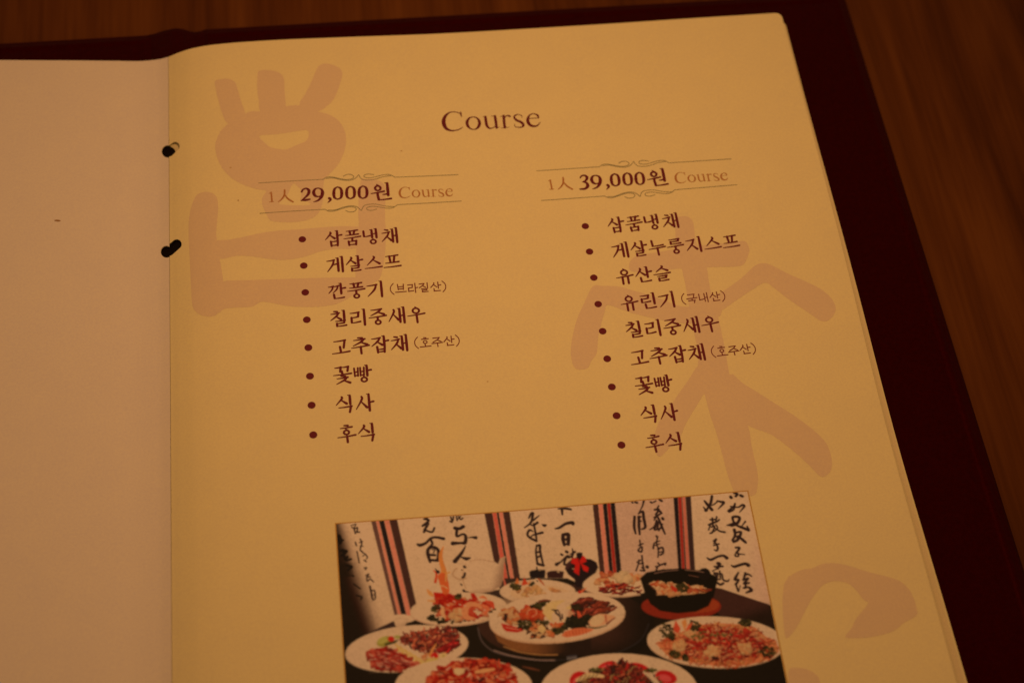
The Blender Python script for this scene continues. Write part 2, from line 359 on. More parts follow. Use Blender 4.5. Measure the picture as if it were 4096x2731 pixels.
# ------------------------------------------------------------------ print on the right page
LIFT_MARK, LIFT_TEXT, LIFT_PHOTO = 0.03, 0.06, 0.09
for polys, holes in [([[(15.66,-15.97),(17.24,-15.44),(19.84,-15.48),(21.83,-16.78),(22.75,-19.0),(23.91,-25.29),(25.18,-30.98),(25.05,-35.76),(19.69,-34.59),(18.06,-31.29),(16.65,-24.78),(15.83,-19.4)],[(30.0,-13.35),(32.04,-12.91),(35.2,-13.54),(37.46,-15.08),(38.35,-17.43),(38.34,-21.98),(38.47,-28.89),(38.8,-31.73),(30.58,-31.1),(29.78,-25.82),(29.37,-20.52),(29.63,-15.99)],[(49.08,-14.24),(50.36,-12.0),(52.43,-11.34),(55.29,-12.41),(57.22,-14.29),(57.67,-16.62),(56.56,-20.75),(54.52,-26.32),(52.04,-29.55),(48.2,-31.94),(42.91,-29.02),(45.15,-23.91),(47.41,-18.73)],[(19.69,-34.59),(25.18,-30.98),(27.48,-30.23),(30.6,-30.5),(34.3,-30.29),(38.63,-28.97),(42.92,-28.87),(45.71,-30.31),(48.21,-31.72),(51.85,-33.11),(54.86,-35.5),(56.65,-39.07),(57.27,-43.13),(56.71,-47.81),(55.04,-52.38),(53.18,-55.48),(50.5,-58.51),(49.41,-60.21),(48.86,-63.33),(48.88,-66.12),(47.61,-71.58),(45.83,-74.21),(42.47,-75.69),(38.09,-76.06),(33.75,-75.51),(31.6,-74.51),(30.35,-71.33),(29.47,-68.16),(29.72,-65.41),(30.9,-63.09),(28.61,-62.4),(24.36,-60.4),(20.56,-57.39),(17.87,-53.67),(16.16,-49.52),(15.24,-44.74),(15.59,-41.18),(17.08,-37.39),(18.82,-35.43)]],[[(29.42,-40.68),(33.93,-40.55),(38.46,-40.17),(41.87,-39.66),(45.1,-39.64),(45.14,-42.42),(43.93,-44.16),(40.48,-45.75),(37.62,-46.99),(34.84,-46.42),(32.63,-45.52),(31.01,-43.58)],[(39.83,-60.86),(40.88,-62.26),(41.67,-63.22),(41.83,-65.67),(41.47,-67.73),(43.91,-68.44),(44.4,-69.65),(40.56,-69.6),(36.19,-69.07),(34.84,-68.27),(37.44,-65.36),(38.66,-62.32)]]),([[(6.3,-71.36),(7.03,-66.81),(8.49,-62.39),(10.47,-61.15),(12.98,-61.55),(14.9,-63.05),(15.67,-65.94),(15.46,-71.4),(14.9,-77.43),(15.11,-80.82),(15.79,-87.57),(16.48,-93.58),(16.66,-97.51),(16.27,-103.26),(14.86,-107.53),(13.25,-108.53),(10.33,-107.77),(7.95,-105.49),(7.06,-102.69),(6.8,-96.81),(6.52,-86.89),(6.23,-78.11)],[(14.56,-81.07),(18.37,-80.93),(22.72,-80.44),(27.08,-79.66),(32.53,-79.0),(40.15,-78.93),(59.25,-79.15),(58.76,-86.88),(51.69,-87.09),(46.78,-87.77),(41.84,-89.43),(36.42,-90.22),(31.61,-89.61),(26.28,-88.13),(20.92,-87.24),(15.52,-87.54)],[(60.83,-61.25),(62.66,-60.52),(65.44,-60.82),(68.1,-62.73),(68.34,-67.3),(67.58,-75.56),(67.52,-81.02),(66.93,-87.06),(65.91,-93.66),(63.86,-99.77),(60.09,-99.85),(56.97,-98.34),(57.93,-87.16),(59.14,-79.14),(59.41,-72.31)],[(16.15,-96.47),(23.35,-96.7),(34.0,-97.23),(56.97,-98.21),(63.33,-99.74),(54.93,-105.34),(53.0,-106.5),(49.47,-107.87),(43.09,-108.19),(36.25,-107.35),(31.55,-105.86),(27.88,-105.07),(25.19,-106.54),(20.44,-106.35),(16.74,-106.39),(14.86,-107.53),(14.71,-101.75)]],[]),([[(159.35,-83.82),(160.97,-83.02),(163.3,-83.39),(164.51,-85.03),(164.55,-88.3),(164.29,-93.32),(165.92,-102.7),(165.63,-111.05),(166.25,-120.71),(166.37,-128.13),(166.32,-134.77),(166.04,-142.6),(166.38,-148.44),(168.42,-160.04),(168.24,-166.87),(168.31,-176.05),(167.25,-180.76),(165.77,-182.89),(161.26,-182.44),(159.86,-178.23),(159.33,-172.13),(158.79,-162.85),(157.91,-155.25),(157.47,-148.22),(156.47,-144.27),(157.28,-137.85),(158.22,-134.0),(157.94,-127.33),(158.09,-117.89),(158.2,-106.88),(157.95,-94.16),(158.53,-87.74)],[(141.73,-101.18),(142.94,-98.12),(145.81,-96.61),(151.76,-96.08),(162.54,-94.94),(174.42,-94.62),(179.21,-94.35),(180.41,-95.89),(180.36,-98.39),(178.72,-101.78),(176.6,-103.7),(170.47,-103.48),(161.19,-102.96),(153.01,-102.91),(143.69,-102.9)],[(129.46,-107.05),(132.62,-107.13),(137.16,-107.74),(140.44,-109.07),(145.31,-111.24),(150.12,-113.74),(154.86,-116.57),(158.21,-117.22),(167.17,-118.76),(166.01,-122.04),(157.76,-123.28),(151.1,-121.99),(146.23,-120.19),(141.35,-118.39),(136.55,-115.92),(133.06,-114.24),(131.83,-116.85),(130.05,-121.42),(128.56,-125.96),(127.45,-131.16),(125.54,-133.61),(124.08,-136.09),(122.35,-136.46),(120.44,-136.09),(119.63,-133.74),(119.74,-129.81),(120.73,-125.27),(123.0,-118.77),(126.07,-112.94)],[(164.92,-115.12),(170.09,-112.17),(176.06,-108.21),(180.93,-104.11),(183.73,-103.3),(186.21,-104.23),(190.8,-107.82),(195.94,-111.43),(199.98,-114.58),(202.63,-118.61),(203.05,-122.08),(201.62,-124.68),(199.23,-126.36),(197.04,-125.75),(194.21,-122.64),(189.9,-118.14),(186.12,-113.66),(183.32,-110.63),(179.37,-112.34),(173.47,-115.93),(166.31,-120.38),(163.3,-121.11)],[(157.84,-137.9),(160.45,-140.76),(159.12,-148.38),(157.36,-148.21),(154.62,-151.77),(150.3,-157.67),(147.96,-161.81),(144.76,-164.6),(142.17,-167.12),(140.7,-167.78),(139.89,-165.99),(140.29,-161.71),(142.15,-156.9),(145.56,-152.82),(149.77,-147.49),(153.26,-143.32)],[(166.09,-142.28),(169.66,-145.86),(173.97,-149.81),(179.17,-154.78),(183.84,-159.33),(187.87,-164.1),(190.3,-168.38),(190.78,-173.35),(189.85,-176.92),(188.13,-178.57),(186.19,-178.69),(183.91,-175.13),(179.63,-169.21),(174.63,-163.77),(168.42,-160.04),(163.71,-153.92)]],[]),([[(169.01,-211.12),(174.41,-207.36),(177.88,-207.02),(181.08,-205.97),(185.28,-206.24),(189.23,-207.68),(194.25,-209.99),(199.73,-212.12),(202.64,-214.21),(204.19,-217.51),(204.48,-222.44),(203.44,-224.11),(199.95,-225.53),(196.98,-227.43),(192.55,-228.52),(187.49,-228.76),(182.84,-228.12),(185.02,-225.81),(187.12,-222.94),(191.38,-218.93),(190.34,-217.94),(189.06,-215.13),(187.27,-212.7),(184.54,-211.62),(182.0,-211.6),(179.21,-212.81),(176.0,-216.07),(174.31,-218.13),(171.38,-222.25),(168.15,-225.86),(166.33,-225.68)],[(165.15,-236.73),(167.85,-235.52),(170.58,-236.22),(172.85,-238.15),(173.17,-240.51),(172.25,-245.87),(168.85,-250.49),(164.03,-250.4)]],[])]:
    printed('seal_script_mark', [smooth_poly(q) for q in polys], M_MARK, page, LIFT_MARK, [smooth_poly(h) for h in holes])

TITLE = [([(95.339,-35.423),(94.426,-34.86),(93.054,-34.493),(91.622,-34.781),(90.278,-36.049),(89.549,-37.918),(89.51,-39.712),(90.141,-41.432),(91.461,-42.257),(92.497,-42.372),(94.095,-42.081),(95.589,-41.07)],[0.437,0.318,0.318,0.477,0.952,1.307,1.304,1.063,0.668,0.472,0.394,0.158]),([(95.512,-34.529),(95.444,-35.611),(95.525,-36.973)],[0.159,0.557,0.099]),([(99.309,-37.071),(98.038,-37.495),(97.153,-39.007),(97.199,-40.694),(98.035,-41.988),(99.212,-42.457)],[0.278,0.633,1.029,0.908,0.512,0.276]),([(99.134,-37.058),(100.326,-37.442),(101.073,-38.74),(101.147,-40.095),(100.63,-41.402),(99.759,-42.23),(98.952,-42.438)],[0.278,0.476,0.832,1.028,0.907,0.513,0.275]),([(102.422,-37.22),(103.417,-37.297)],[0.159,0.318]),([(103.36,-37.338),(103.356,-39.593),(103.49,-41.176),(104.054,-42.162),(104.734,-42.351),(105.645,-42.02),(106.423,-41.298)],[0.834,0.91,0.909,0.67,0.434,0.316,0.237]),([(105.185,-37.211),(106.501,-37.248)],[0.119,0.318]),([(106.533,-37.273),(106.577,-39.849),(106.56,-42.318)],[0.835,0.91,0.788]),([(106.399,-42.35),(107.481,-42.056)],[0.394,0.118]),([(108.176,-37.722),(109.481,-37.375)],[0.119,0.358]),([(109.394,-37.368),(109.276,-40.067),(109.248,-42.424)],[0.795,0.872,0.829]),([(108.014,-42.48),(109.282,-42.427),(110.598,-42.422)],[0.158,0.296,0.118]),([(109.534,-38.51),(110.354,-37.446),(111.377,-37.756)],[0.278,0.398,0.795]),([(115.358,-38.871),(115.282,-37.847),(114.254,-37.265),(113.162,-37.561),(112.799,-38.437),(113.459,-39.619),(114.604,-40.389),(115.373,-41.352),(115.258,-42.354),(114.163,-42.713),(113.132,-42.517),(112.613,-42.138),(112.621,-41.127)],[0.099,0.278,0.318,0.517,0.636,0.873,0.952,0.911,0.671,0.395,0.316,0.276,0.099]),([(117.376,-39.26),(119.142,-39.244),(120.807,-39.332)],[0.278,0.278,0.318]),([(120.723,-39.303),(120.669,-38.28),(119.961,-37.544),(119.011,-37.354),(117.882,-37.944),(117.188,-39.358),(117.119,-40.706),(117.673,-41.989),(118.661,-42.563),(119.812,-42.498),(120.703,-41.67),(121.146,-40.917)],[0.358,0.717,0.518,0.319,0.518,0.914,1.072,1.028,0.87,0.554,0.317,0.119])]
printed('title_lettering', [stroke(p, w) for p, w in TITLE], M_MAROON, page, LIFT_TEXT, label='word Course in maroon serif letters')

# a small brush-style Hangul pen: each letter is a few strokes in a unit box
def H(a, b): return ('h', [a, b])
def V_(a, b): return ('v', [a, b])       # tall stroke of a vowel, with a flag
def U(a, b): return ('u', [a, b])        # plain upright
def DL(*p): return ('l', list(p))        # falls to the left
def DR(*p): return ('r', list(p))        # falls to the right
def TK(a, b): return ('t', [a, b])       # short tick
def O(): return ('o', [(.5, .46)])
JAMO = {
 'ㄱ': [H((0, .84), (.9, .90)), DL((.84, .90), (.66, .5), (.04, 0))],
 'ㄱt': [H((0, .82), (.9, .90)), U((.84, .88), (.74, .06))],
 'ㄲ': [H((0, .84), (.5, .90)), DL((.44, .9), (.34, .5), (0, .08)), H((.46, .84), (1, .92)), DL((.92, .9), (.8, .5), (.42, .08))],
 'ㄴ': [U((.12, 1), (.16, .2)), H((.10, .14), (1, .24))],
 'ㄹ': [H((.04, .93), (.9, .97)), U((.84, .95), (.8, .6)), H((.12, .52), (.82, .57)), U((.16, .54), (.16, .1)), H((.12, .06), (1, .13))],
 'ㅁ': [U((.12, .95), (.17, -.02)), H((.1, .9), (.9, .95)), U((.88, .97), (.84, -.02)), H((.15, .1), (.85, .14))],
 'ㅂ': [U((.1, 1), (.16, -.02)), U((.9, 1), (.85, -.02)), H((.12, .52), (.88, .55)), H((.15, .1), (.86, .13))],
 'ㅃ': [U((.05, 1), (.09, 0)), U((.40, 1), (.38, 0)), H((.07, .52), (.4, .54)), H((.08, .08), (.4, .1)), U((.62, 1), (.63, 0)), U((.97, 1), (.94, 0)), H((.62, .52), (.95, .54)), H((.63, .08), (.95, .1))],
 'ㅅ': [DL((.54, 1), (.56, .78), (.02, .04)), DR((.50, .60), (.97, .12))],
 'ㅇ': [O()],
 'ㅈ': [H((.04, .88), (.82, .95)), DL((.76, .93), (.58, .56), (.02, .04)), DR((.52, .50), (.97, .10))],
 'ㅊ': [TK((.36, 1.0), (.66, .94)), H((.06, .72), (.84, .79)), DL((.76, .77), (.58, .46), (.02, .02)), DR((.52, .42), (.97, .06))],
 'ㅍ': [H((.05, .90), (.95, .96)), U((.32, .90), (.38, .14)), U((.70, .92), (.62, .14)), H((0, .08), (1, .14))],
 'ㅎ': [TK((.34, 1.0), (.64, .96)), H((.05, .74), (.95, .80)), ('o', [(.5, .28)])],
 'ㅏ': [V_((.38, 1), (.40, 0)), TK((.44, .50), (1, .54))],
 'ㅣ': [V_((.55, 1), (.57, 0))],
 'ㅐ': [V_((.24, .93), (.26, .06)), V_((.78, 1), (.80, 0)), H((.3, .48), (.74, .50))],
 'ㅔ': [H((-.28, .52), (.2, .55)), V_((.34, .93), (.36, .06)), V_((.84, 1), (.86, 0))],
 'ㅓ': [H((-.5, .10), (.4, .13)), V_((.55, 1), (.57, 0))],
 'ㅡ': [H((0, .4), (1, .58))],
 'ㅗ': [U((.46, .95), (.5, .2)), H((0, .1), (1, .22))],
 'ㅜ': [H((0, .72), (1, .86)), U((.52, .78), (.54, -.02))],
 'ㅜs': [H((0, .55), (1, .80)), U((.5, .6), (.5, .0))],
 'ㅠ': [H((0, .72), (1, .86)), U((.36, .76), (.36, 0)), U((.68, .78), (.68, 0))],
}
SYL = {
 '삼': [('ㅅ', .02, .44, .60, .95), ('ㅏ', .58, .36, 1.0, 1.0), ('ㅁ', .28, 0, .82, .33)],
 '품': [('ㅍ', .12, .66, .88, 1), ('ㅜs', 0, .30, 1, .60), ('ㅁ', .20, 0, .80, .28)],
 '냉': [('ㄴ', .02, .46, .44, .92), ('ㅐ', .44, .40, .92, 1), ('ㅇ', .36, -.04, .86, .36)],
 '채': [('ㅊ', 0, .12, .60, .94), ('ㅐ', .56, 0, 1.0, 1)],
 '게': [('ㄱ', .02, .08, .52, .92), ('ㅔ', .50, 0, 1.0, 1)],
 '살': [('ㅅ', .02, .46, .60, .95), ('ㅏ', .58, .42, 1, 1), ('ㄹ', .26, 0, .86, .38)],
 '스': [('ㅅ', .12, .34, .90, .92), ('ㅡ', 0, .08, 1, .28)],
 '프': [('ㅍ', .10, .40, .90, .95), ('ㅡ', 0, .08, 1, .28)],
 '깐': [('ㄲ', .02, .38, .62, .92), ('ㅏ', .58, .34, 1.0, 1), ('ㄴ', .24, 0, .90, .32)],
 '풍': [('ㅍ', .12, .66, .88, 1), ('ㅜs', 0, .34, 1, .62), ('ㅇ', .26, -.04, .76, .34)],
 '기': [('ㄱ', .02, .08, .66, .90), ('ㅣ', .70, 0, .98, 1)],
 '칠': [('ㅊ', .02, .42, .64, 1), ('ㅣ', .66, .40, .94, 1), ('ㄹ', .28, 0, .92, .38)],
 '리': [('ㄹ', .02, .15, .62, .88), ('ㅣ', .70, 0, .98, 1)],
 '중': [('ㅈ', .10, .58, .90, 1), ('ㅜs', 0, .32, 1, .58), ('ㅇ', .26, -.04, .76, .34)],
 '새': [('ㅅ', 0, .12, .60, .90), ('ㅐ', .56, 0, 1, 1)],
 '우': [('ㅇ', .24, .54, .76, 1.), ('ㅜ', 0, 0, 1, .62)],
 '고': [('ㄱt', .12, .38, .86, .95), ('ㅗ', 0, .05, 1, .52)],
 '추': [('ㅊ', .08, .50, .92, 1), ('ㅜ', 0, 0, 1, .54)],
 '잡': [('ㅈ', .02, .40, .66, .95), ('ㅏ', .60, .36, 1.0, 1), ('ㅂ', .28, 0, .82, .36)],
 '꽃': [('ㄱt', .08, .70, .48, 1.04), ('ㄱt', .48, .70, .90, 1.04), ('ㅗ', 0, .50, 1, .76), ('ㅊ', .12, -.04, .92, .44)],
 '빵': [('ㅃ', .02, .40, .62, .90), ('ㅏ', .62, .36, 1.0, 1), ('ㅇ', .32, -.04, .84, .36)],
 '식': [('ㅅ', .02, .46, .64, .95), ('ㅣ', .66, .46, .94, 1), ('ㄱt', .16, -.04, .98, .38)],
 '사': [('ㅅ', 0, .12, .64, .90), ('ㅏ', .60, 0, 1.0, 1)],
 '후': [('ㅎ', .14, .42, .86, 1), ('ㅜ', 0, 0, 1, .44)],
 '누': [('ㄴ', .14, .54, .90, 1), ('ㅜ', 0, 0, 1, .60)],
 '룽': [('ㄹ', .14, .64, .86, 1), ('ㅜs', 0, .33, 1, .60), ('ㅇ', .26, -.04, .76, .34)],
 '지': [('ㅈ', .02, .12, .68, .90), ('ㅣ', .72, 0, 1, 1)],
 '유': [('ㅇ', .24, .54, .76, 1), ('ㅠ', 0, 0, 1, .62)],
 '산': [('ㅅ', .02, .42, .62, .95), ('ㅏ', .58, .32, 1, 1), ('ㄴ', .24, 0, .92, .32)],
 '슬': [('ㅅ', .15, .62, .88, 1), ('ㅡ', 0, .40, 1, .58), ('ㄹ', .18, 0, .84, .36)],
 '린': [('ㄹ', .04, .42, .64, .92), ('ㅣ', .70, .30, .98, 1), ('ㄴ', .24, 0, .92, .32)],
 '원': [('ㅇ', .16, .54, .58, .96), ('ㅜs', 0, .27, .68, .58), ('ㅓ', .72, .25, .98, 1), ('ㄴ', .26, -.02, 1.0, .23)],
 '브': [('ㅂ', .15, .40, .85, .98), ('ㅡ', 0, .05, 1, .25)],
 '라': [('ㄹ', .05, .10, .60, .90), ('ㅏ', .62, 0, 1, 1)],
 '질': [('ㅈ', .04, .46, .66, .95), ('ㅣ', .68, .42, .94, 1), ('ㄹ', .22, 0, .86, .38)],
 '호': [('ㅎ', .14, .36, .86, 1), ('ㅗ', 0, 0, 1, .42)],
 '주': [('ㅈ', .10, .44, .90, .95), ('ㅜ', 0, 0, 1, .46)],
 '국': [('ㄱt', .14, .60, .86, .98), ('ㅜs', 0, .33, 1, .60), ('ㄱt', .14, 0, .86, .32)],
 '내': [('ㄴ', .05, .15, .52, .90), ('ㅐ', .50, 0, .98, 1)],
}
def ring(cx, cy, rx, ry, w):
    """a ring as two half outlines that overlap a little"""
    out = []
    for a0 in (0, math.pi):
        ang = [a0 - .06 + (math.pi + .12) * k / 12 for k in range(13)]
        o = [(cx + (rx) * math.cos(a), cy + (ry) * math.sin(a)) for a in ang]
        i = [(cx + (rx - w) * math.cos(a), cy + (ry - w * .85) * math.sin(a)) for a in ang]
        out.append(o + i[::-1])
    return out
def syllable(ch, ox, oy, w, h, mono=None):
    """outlines of one syllable in page millimetres, lower left corner (ox, oy)"""
    out = []
    for j, x0, y0, x1, y1 in SYL[ch]:
        def m(p):
            x = x0 + p[0] * (x1 - x0); y = y0 + p[1] * (y1 - y0)
            if not mono: y += .05 * (x - .5)
            return (ox + x * w, oy + y * h)
        for kind, pts in JAMO[j]:
            q = [m(p) for p in pts]
            dense = .8 if j in ('ㅃ', 'ㄲ') else 1
            if kind == 'o':
                cx, cy = q[0]; ry = (y1 - y0) * h * (.46 if j == 'ㅇ' else .30); rx = min(ry * 1.12, (x1 - x0) * w * .48)
                out += ring(cx, cy, rx, ry, (mono or .125) * w)
                if not mono: out.append(stroke([(cx - .05 * w, cy + ry + .05 * h), (cx + .02 * w, cy + ry - .02 * h)], [.05 * w, .10 * w]))
            elif mono:
                if kind in 'lr' and len(q) > 2: q = [q[0], q[0] if False else q[1], q[2]]
                out.append(stroke(q, mono * w))
            elif kind == 'h': out.append(stroke([q[0], ((q[0][0] + q[1][0]) / 2, (q[0][1] + q[1][1]) / 2 - .012 * h), q[1]], [.055 * w, .09 * w, .115 * w]))
            elif kind == 'v':
                mid = ((q[0][0] + q[1][0]) / 2, (q[0][1] + q[1][1]) / 2)
                out.append(stroke([q[0], mid, q[1]], [.135 * w, .16 * w, .145 * w]))
                out.append(stroke([(q[0][0] - .13 * w, q[0][1] + .03 * h), (q[0][0] + .01 * w, q[0][1] - .015 * h)], [.03 * w, .11 * w]))
            elif kind == 'u': out.append(stroke(q, [.14 * w * dense, .135 * w * dense]))
            elif kind == 'l': out.append(stroke(q, [.115 * w, .135 * w * dense, .05 * w]))
            elif kind == 'r': out.append(stroke(q, [.07 * w, .16 * w]))
            elif kind == 't': out.append(stroke(q, [.09 * w, .13 * w]))
    return out
def paren(x, y, h, side):
    b = .28 * h * side
    return stroke([(x, y + h * 1.06), (x - b * .75, y + h * .8), (x - b, y + h * .5), (x - b * .75, y + h * .2), (x, y - h * .06)], .09 * h * .9)

LEFT = [('삼품냉채', ''), ('게살스프', ''), ('깐풍기', '브라질산'), ('칠리중새우', ''), ('고추잡채', '호주산'), ('꽃빵', ''), ('식사', ''), ('후식', '')]
RIGHT = [('삼품냉채', ''), ('게살누룽지스프', ''), ('유산슬', ''), ('유린기', '국내산'), ('칠리중새우', ''), ('고추잡채', '호주산'), ('꽃빵', ''), ('식사', ''), ('후식', '')]
EMW, EMH, ADV = 5.25, 5.55, 5.86
def course_list(items, bx, tx, y0, dy):
    for k, (txt, origin) in enumerate(items):
        y = y0 - dy * k
        printed('bullet_dot', [circle(bx, y, 1.17, 1.17, 0, 24)], M_MAROON, page, LIFT_TEXT)
        polys = []
        for i, ch in enumerate(txt): polys += syllable(ch, tx + i * ADV, y - .35 - EMH / 2, EMW, EMH)
        printed('dish_name', polys, M_MAROON, page, LIFT_TEXT)
        if origin:
            x = tx + len(txt) * ADV - .6 + 2.35; sy = y - .55 - 1.8; polys = [paren(x + .6, sy, 3.6, 1)]
            x += 1.15
            for i, ch in enumerate(origin): polys += syllable(ch, x + i * 3.58, sy + .1, 3.25, 3.4, .105)
            polys.append(paren(x + len(origin) * 3.58 + .15, sy, 3.6, -1))
            printed('origin_note', polys, M_MAROON_THIN, page, LIFT_TEXT)
course_list(LEFT, 41.38, 48.35, -82.84, 9.943)
course_list(RIGHT, 130.30, 137.3, -84.13, 9.862)

# price headings
HEAD = {'brown': [([(32.463,-63.862),(32.515,-65.76),(32.569,-67.577)],[0.472,0.505,0.504]),([(31.787,-64.26),(32.523,-63.867)],[0.202,0.337]),([(31.76,-67.583),(32.63,-67.544),(33.168,-67.59)],[0.201,0.303,0.201]),([(36.7,-63.256),(36.497,-65.329),(35.596,-66.846),(34.509,-67.814)],[0.541,0.606,0.471,0.201]),([(36.632,-64.96),(37.552,-66.733),(39.143,-68.17)],[0.27,0.606,0.537])],'two': [([(42.014,-64.394),(42.538,-63.478),(43.578,-63.165),(44.321,-64.051),(44.013,-65.475),(42.865,-66.839),(41.799,-67.826)],[0.676,0.608,0.678,1.015,0.945,0.607,0.403]),([(41.709,-67.82),(43.217,-67.694),(44.459,-67.473)],[0.403,0.874,0.607])],'three': [([(42.211,-63.804),(42.775,-63.075),(43.817,-62.969),(44.411,-63.876),(43.886,-64.996),(42.892,-65.453)],[0.484,0.554,0.693,0.969,0.76,0.345]),([(42.708,-65.437),(43.885,-65.925),(44.211,-67.191),(43.259,-68.266),(41.641,-68.32)],[0.345,0.828,1.102,0.826,0.618])],'rest': [([(47.502,-63.224),(46.338,-63.532),(45.762,-64.828),(46.147,-66.181),(47.089,-66.62),(48.256,-66.201)],[0.339,0.678,1.081,0.945,0.54,0.337]),([(47.261,-63.209),(48.317,-63.847),(48.549,-65.194),(48.071,-66.871),(46.954,-68.125),(45.577,-68.603)],[0.339,0.744,1.149,1.012,0.672,0.269]),([(50.6,-67.483),(50.928,-68.109),(49.963,-69.258)],[1.012,0.809,0.168]),([(53.501,-63.096),(52.426,-63.909),(52.091,-65.602),(52.237,-67.319),(53.219,-68.099)],[0.374,0.815,1.047,0.81,0.371]),([(53.32,-63.085),(54.368,-63.836),(54.595,-65.679),(54.222,-67.441),(53.039,-68.088)],[0.374,0.816,1.049,0.809,0.371]),([(57.565,-63.113),(56.485,-63.926),(56.142,-65.621),(56.282,-67.339),(57.262,-68.12)],[0.374,0.815,1.047,0.81,0.371]),([(57.383,-63.102),(58.43,-63.854),(58.65,-65.698),(58.269,-67.461),(57.081,-68.108)],[0.374,0.816,1.049,0.809,0.371]),([(61.506,-63.237),(60.421,-64.051),(60.071,-65.747),(60.205,-67.466),(61.184,-68.247)],[0.374,0.815,1.047,0.81,0.371]),([(61.325,-63.226),(62.37,-63.978),(62.584,-65.823),(62.195,-67.588),(61.003,-68.236)],[0.374,0.816,1.049,0.809,0.371])],'won': ((63.774,-69.151),(70.06800000000001,-62.663)),'flourish': [([(28.622,-59.831),(49.037,-59.874)],0.238),([(71.869,-60.331),(92.211,-60.518)],0.241),([(49.037,-59.874),(50.14,-59.096),(51.663,-59.034),(53.756,-59.66),(56.15,-60.342),(57.983,-60.222),(58.758,-59.499),(58.235,-58.58),(56.725,-58.335),(55.468,-58.992)],0.239),([(49.964,-59.547),(52.246,-59.492),(54.929,-60.423),(57.342,-60.76),(59.05,-60.209),(60.3,-58.743)],0.239),([(60.421,-58.75),(61.175,-60.338),(62.658,-60.965),(65.259,-60.846),(68.07,-59.965),(70.849,-59.617)],0.24),([(65.232,-58.993),(63.58,-58.55),(62.18,-58.932),(62.278,-59.787),(64.087,-60.124),(66.568,-59.571),(68.434,-59.135),(70.267,-59.198),(71.869,-60.331)],0.24)],'course': [([(76.044,-64.977),(75.556,-64.677),(74.823,-64.48),(74.058,-64.634),(73.339,-65.312),(72.95,-66.311),(72.929,-67.269),(73.266,-68.189),(73.972,-68.629),(74.525,-68.691),(75.379,-68.535),(76.178,-67.995)],[0.234,0.17,0.17,0.255,0.509,0.698,0.697,0.568,0.357,0.252,0.211,0.084]),([(76.136,-64.5),(76.1,-65.078),(76.143,-65.806)],[0.085,0.298,0.053]),([(78.165,-65.858),(77.486,-66.085),(77.013,-66.893),(77.038,-67.794),(77.485,-68.486),(78.114,-68.736)],[0.149,0.338,0.55,0.485,0.274,0.147]),([(78.072,-65.851),(78.709,-66.056),(79.108,-66.75),(79.148,-67.474),(78.871,-68.173),(78.406,-68.615),(77.975,-68.726)],[0.149,0.254,0.445,0.549,0.485,0.274,0.147]),([(79.829,-65.938),(80.361,-65.979)],[0.085,0.17]),([(80.33,-66.001),(80.328,-67.206),(80.4,-68.052),(80.701,-68.579),(81.065,-68.68),(81.551,-68.503),(81.967,-68.117)],[0.446,0.486,0.486,0.358,0.232,0.169,0.127]),([(81.306,-65.933),(82.009,-65.953)],[0.064,0.17]),([(82.026,-65.966),(82.049,-67.343),(82.04,-68.662)],[0.446,0.486,0.421]),([(81.954,-68.679),(82.533,-68.522)],[0.211,0.063]),([(82.904,-66.206),(83.601,-66.021)],[0.064,0.191]),([(83.555,-66.017),(83.492,-67.459),(83.477,-68.719)],[0.425,0.466,0.443]),([(82.817,-68.749),(83.495,-68.72),(84.198,-68.718)],[0.084,0.158,0.063]),([(83.63,-66.627),(84.068,-66.058),(84.615,-66.224)],[0.149,0.213,0.425]),([(86.742,-66.82),(86.701,-66.273),(86.152,-65.962),(85.568,-66.12),(85.374,-66.588),(85.727,-67.22),(86.339,-67.631),(86.75,-68.146),(86.689,-68.681),(86.103,-68.873),(85.552,-68.768),(85.275,-68.566),(85.279,-68.026)],[0.053,0.149,0.17,0.276,0.34,0.467,0.509,0.487,0.359,0.211,0.169,0.147,0.053]),([(87.82,-67.028),(88.764,-67.019),(89.654,-67.066)],[0.149,0.149,0.17]),([(89.609,-67.051),(89.58,-66.504),(89.202,-66.111),(88.694,-66.009),(88.091,-66.325),(87.72,-67.08),(87.683,-67.801),(87.979,-68.486),(88.507,-68.793),(89.122,-68.758),(89.598,-68.316),(89.835,-67.913)],[0.191,0.383,0.277,0.17,0.277,0.488,0.573,0.549,0.465,0.296,0.169,0.064])],'mirror': -65.807}
def shifted(strokes, dx, dy): return [([(x + dx, y + dy) for x, y in p], w) for p, w in strokes]
TX0, TX1 = (89.51, 121.146)
def heading(dx, dy, digit, flour):
    for part in ('brown', 'course'):
        printed('heading_lettering', [stroke(p, w) for p, w in shifted(HEAD[part], dx, dy)], M_BROWN, page, LIFT_TEXT)
    polys = [stroke(p, w) for p, w in shifted(HEAD[digit] + HEAD['rest'], dx, dy)]
    (ax, ay), (bx, by) = HEAD['won']
    polys += syllable('원', ax + dx, ay + dy, bx - ax, by - ay)
    printed('price_lettering', polys, M_MAROON, page, LIFT_TEXT)
    top = shifted(HEAD['flourish'], dx, dy)
    printed('flourish_rule', [stroke(p, w, 6) for p, w in top], M_GREY, page, LIFT_TEXT)
    ym = HEAD['mirror'] + dy
    low = [([(x, 2 * ym - y) for x, y in p], w) for p, w in top]
    printed('flourish_rule', [stroke(p, w, 6) for p, w in low], M_GREY, page, LIFT_TEXT)
heading(0, 0, 'two', 0)
heading(89.000, -1.170, 'three', 0)

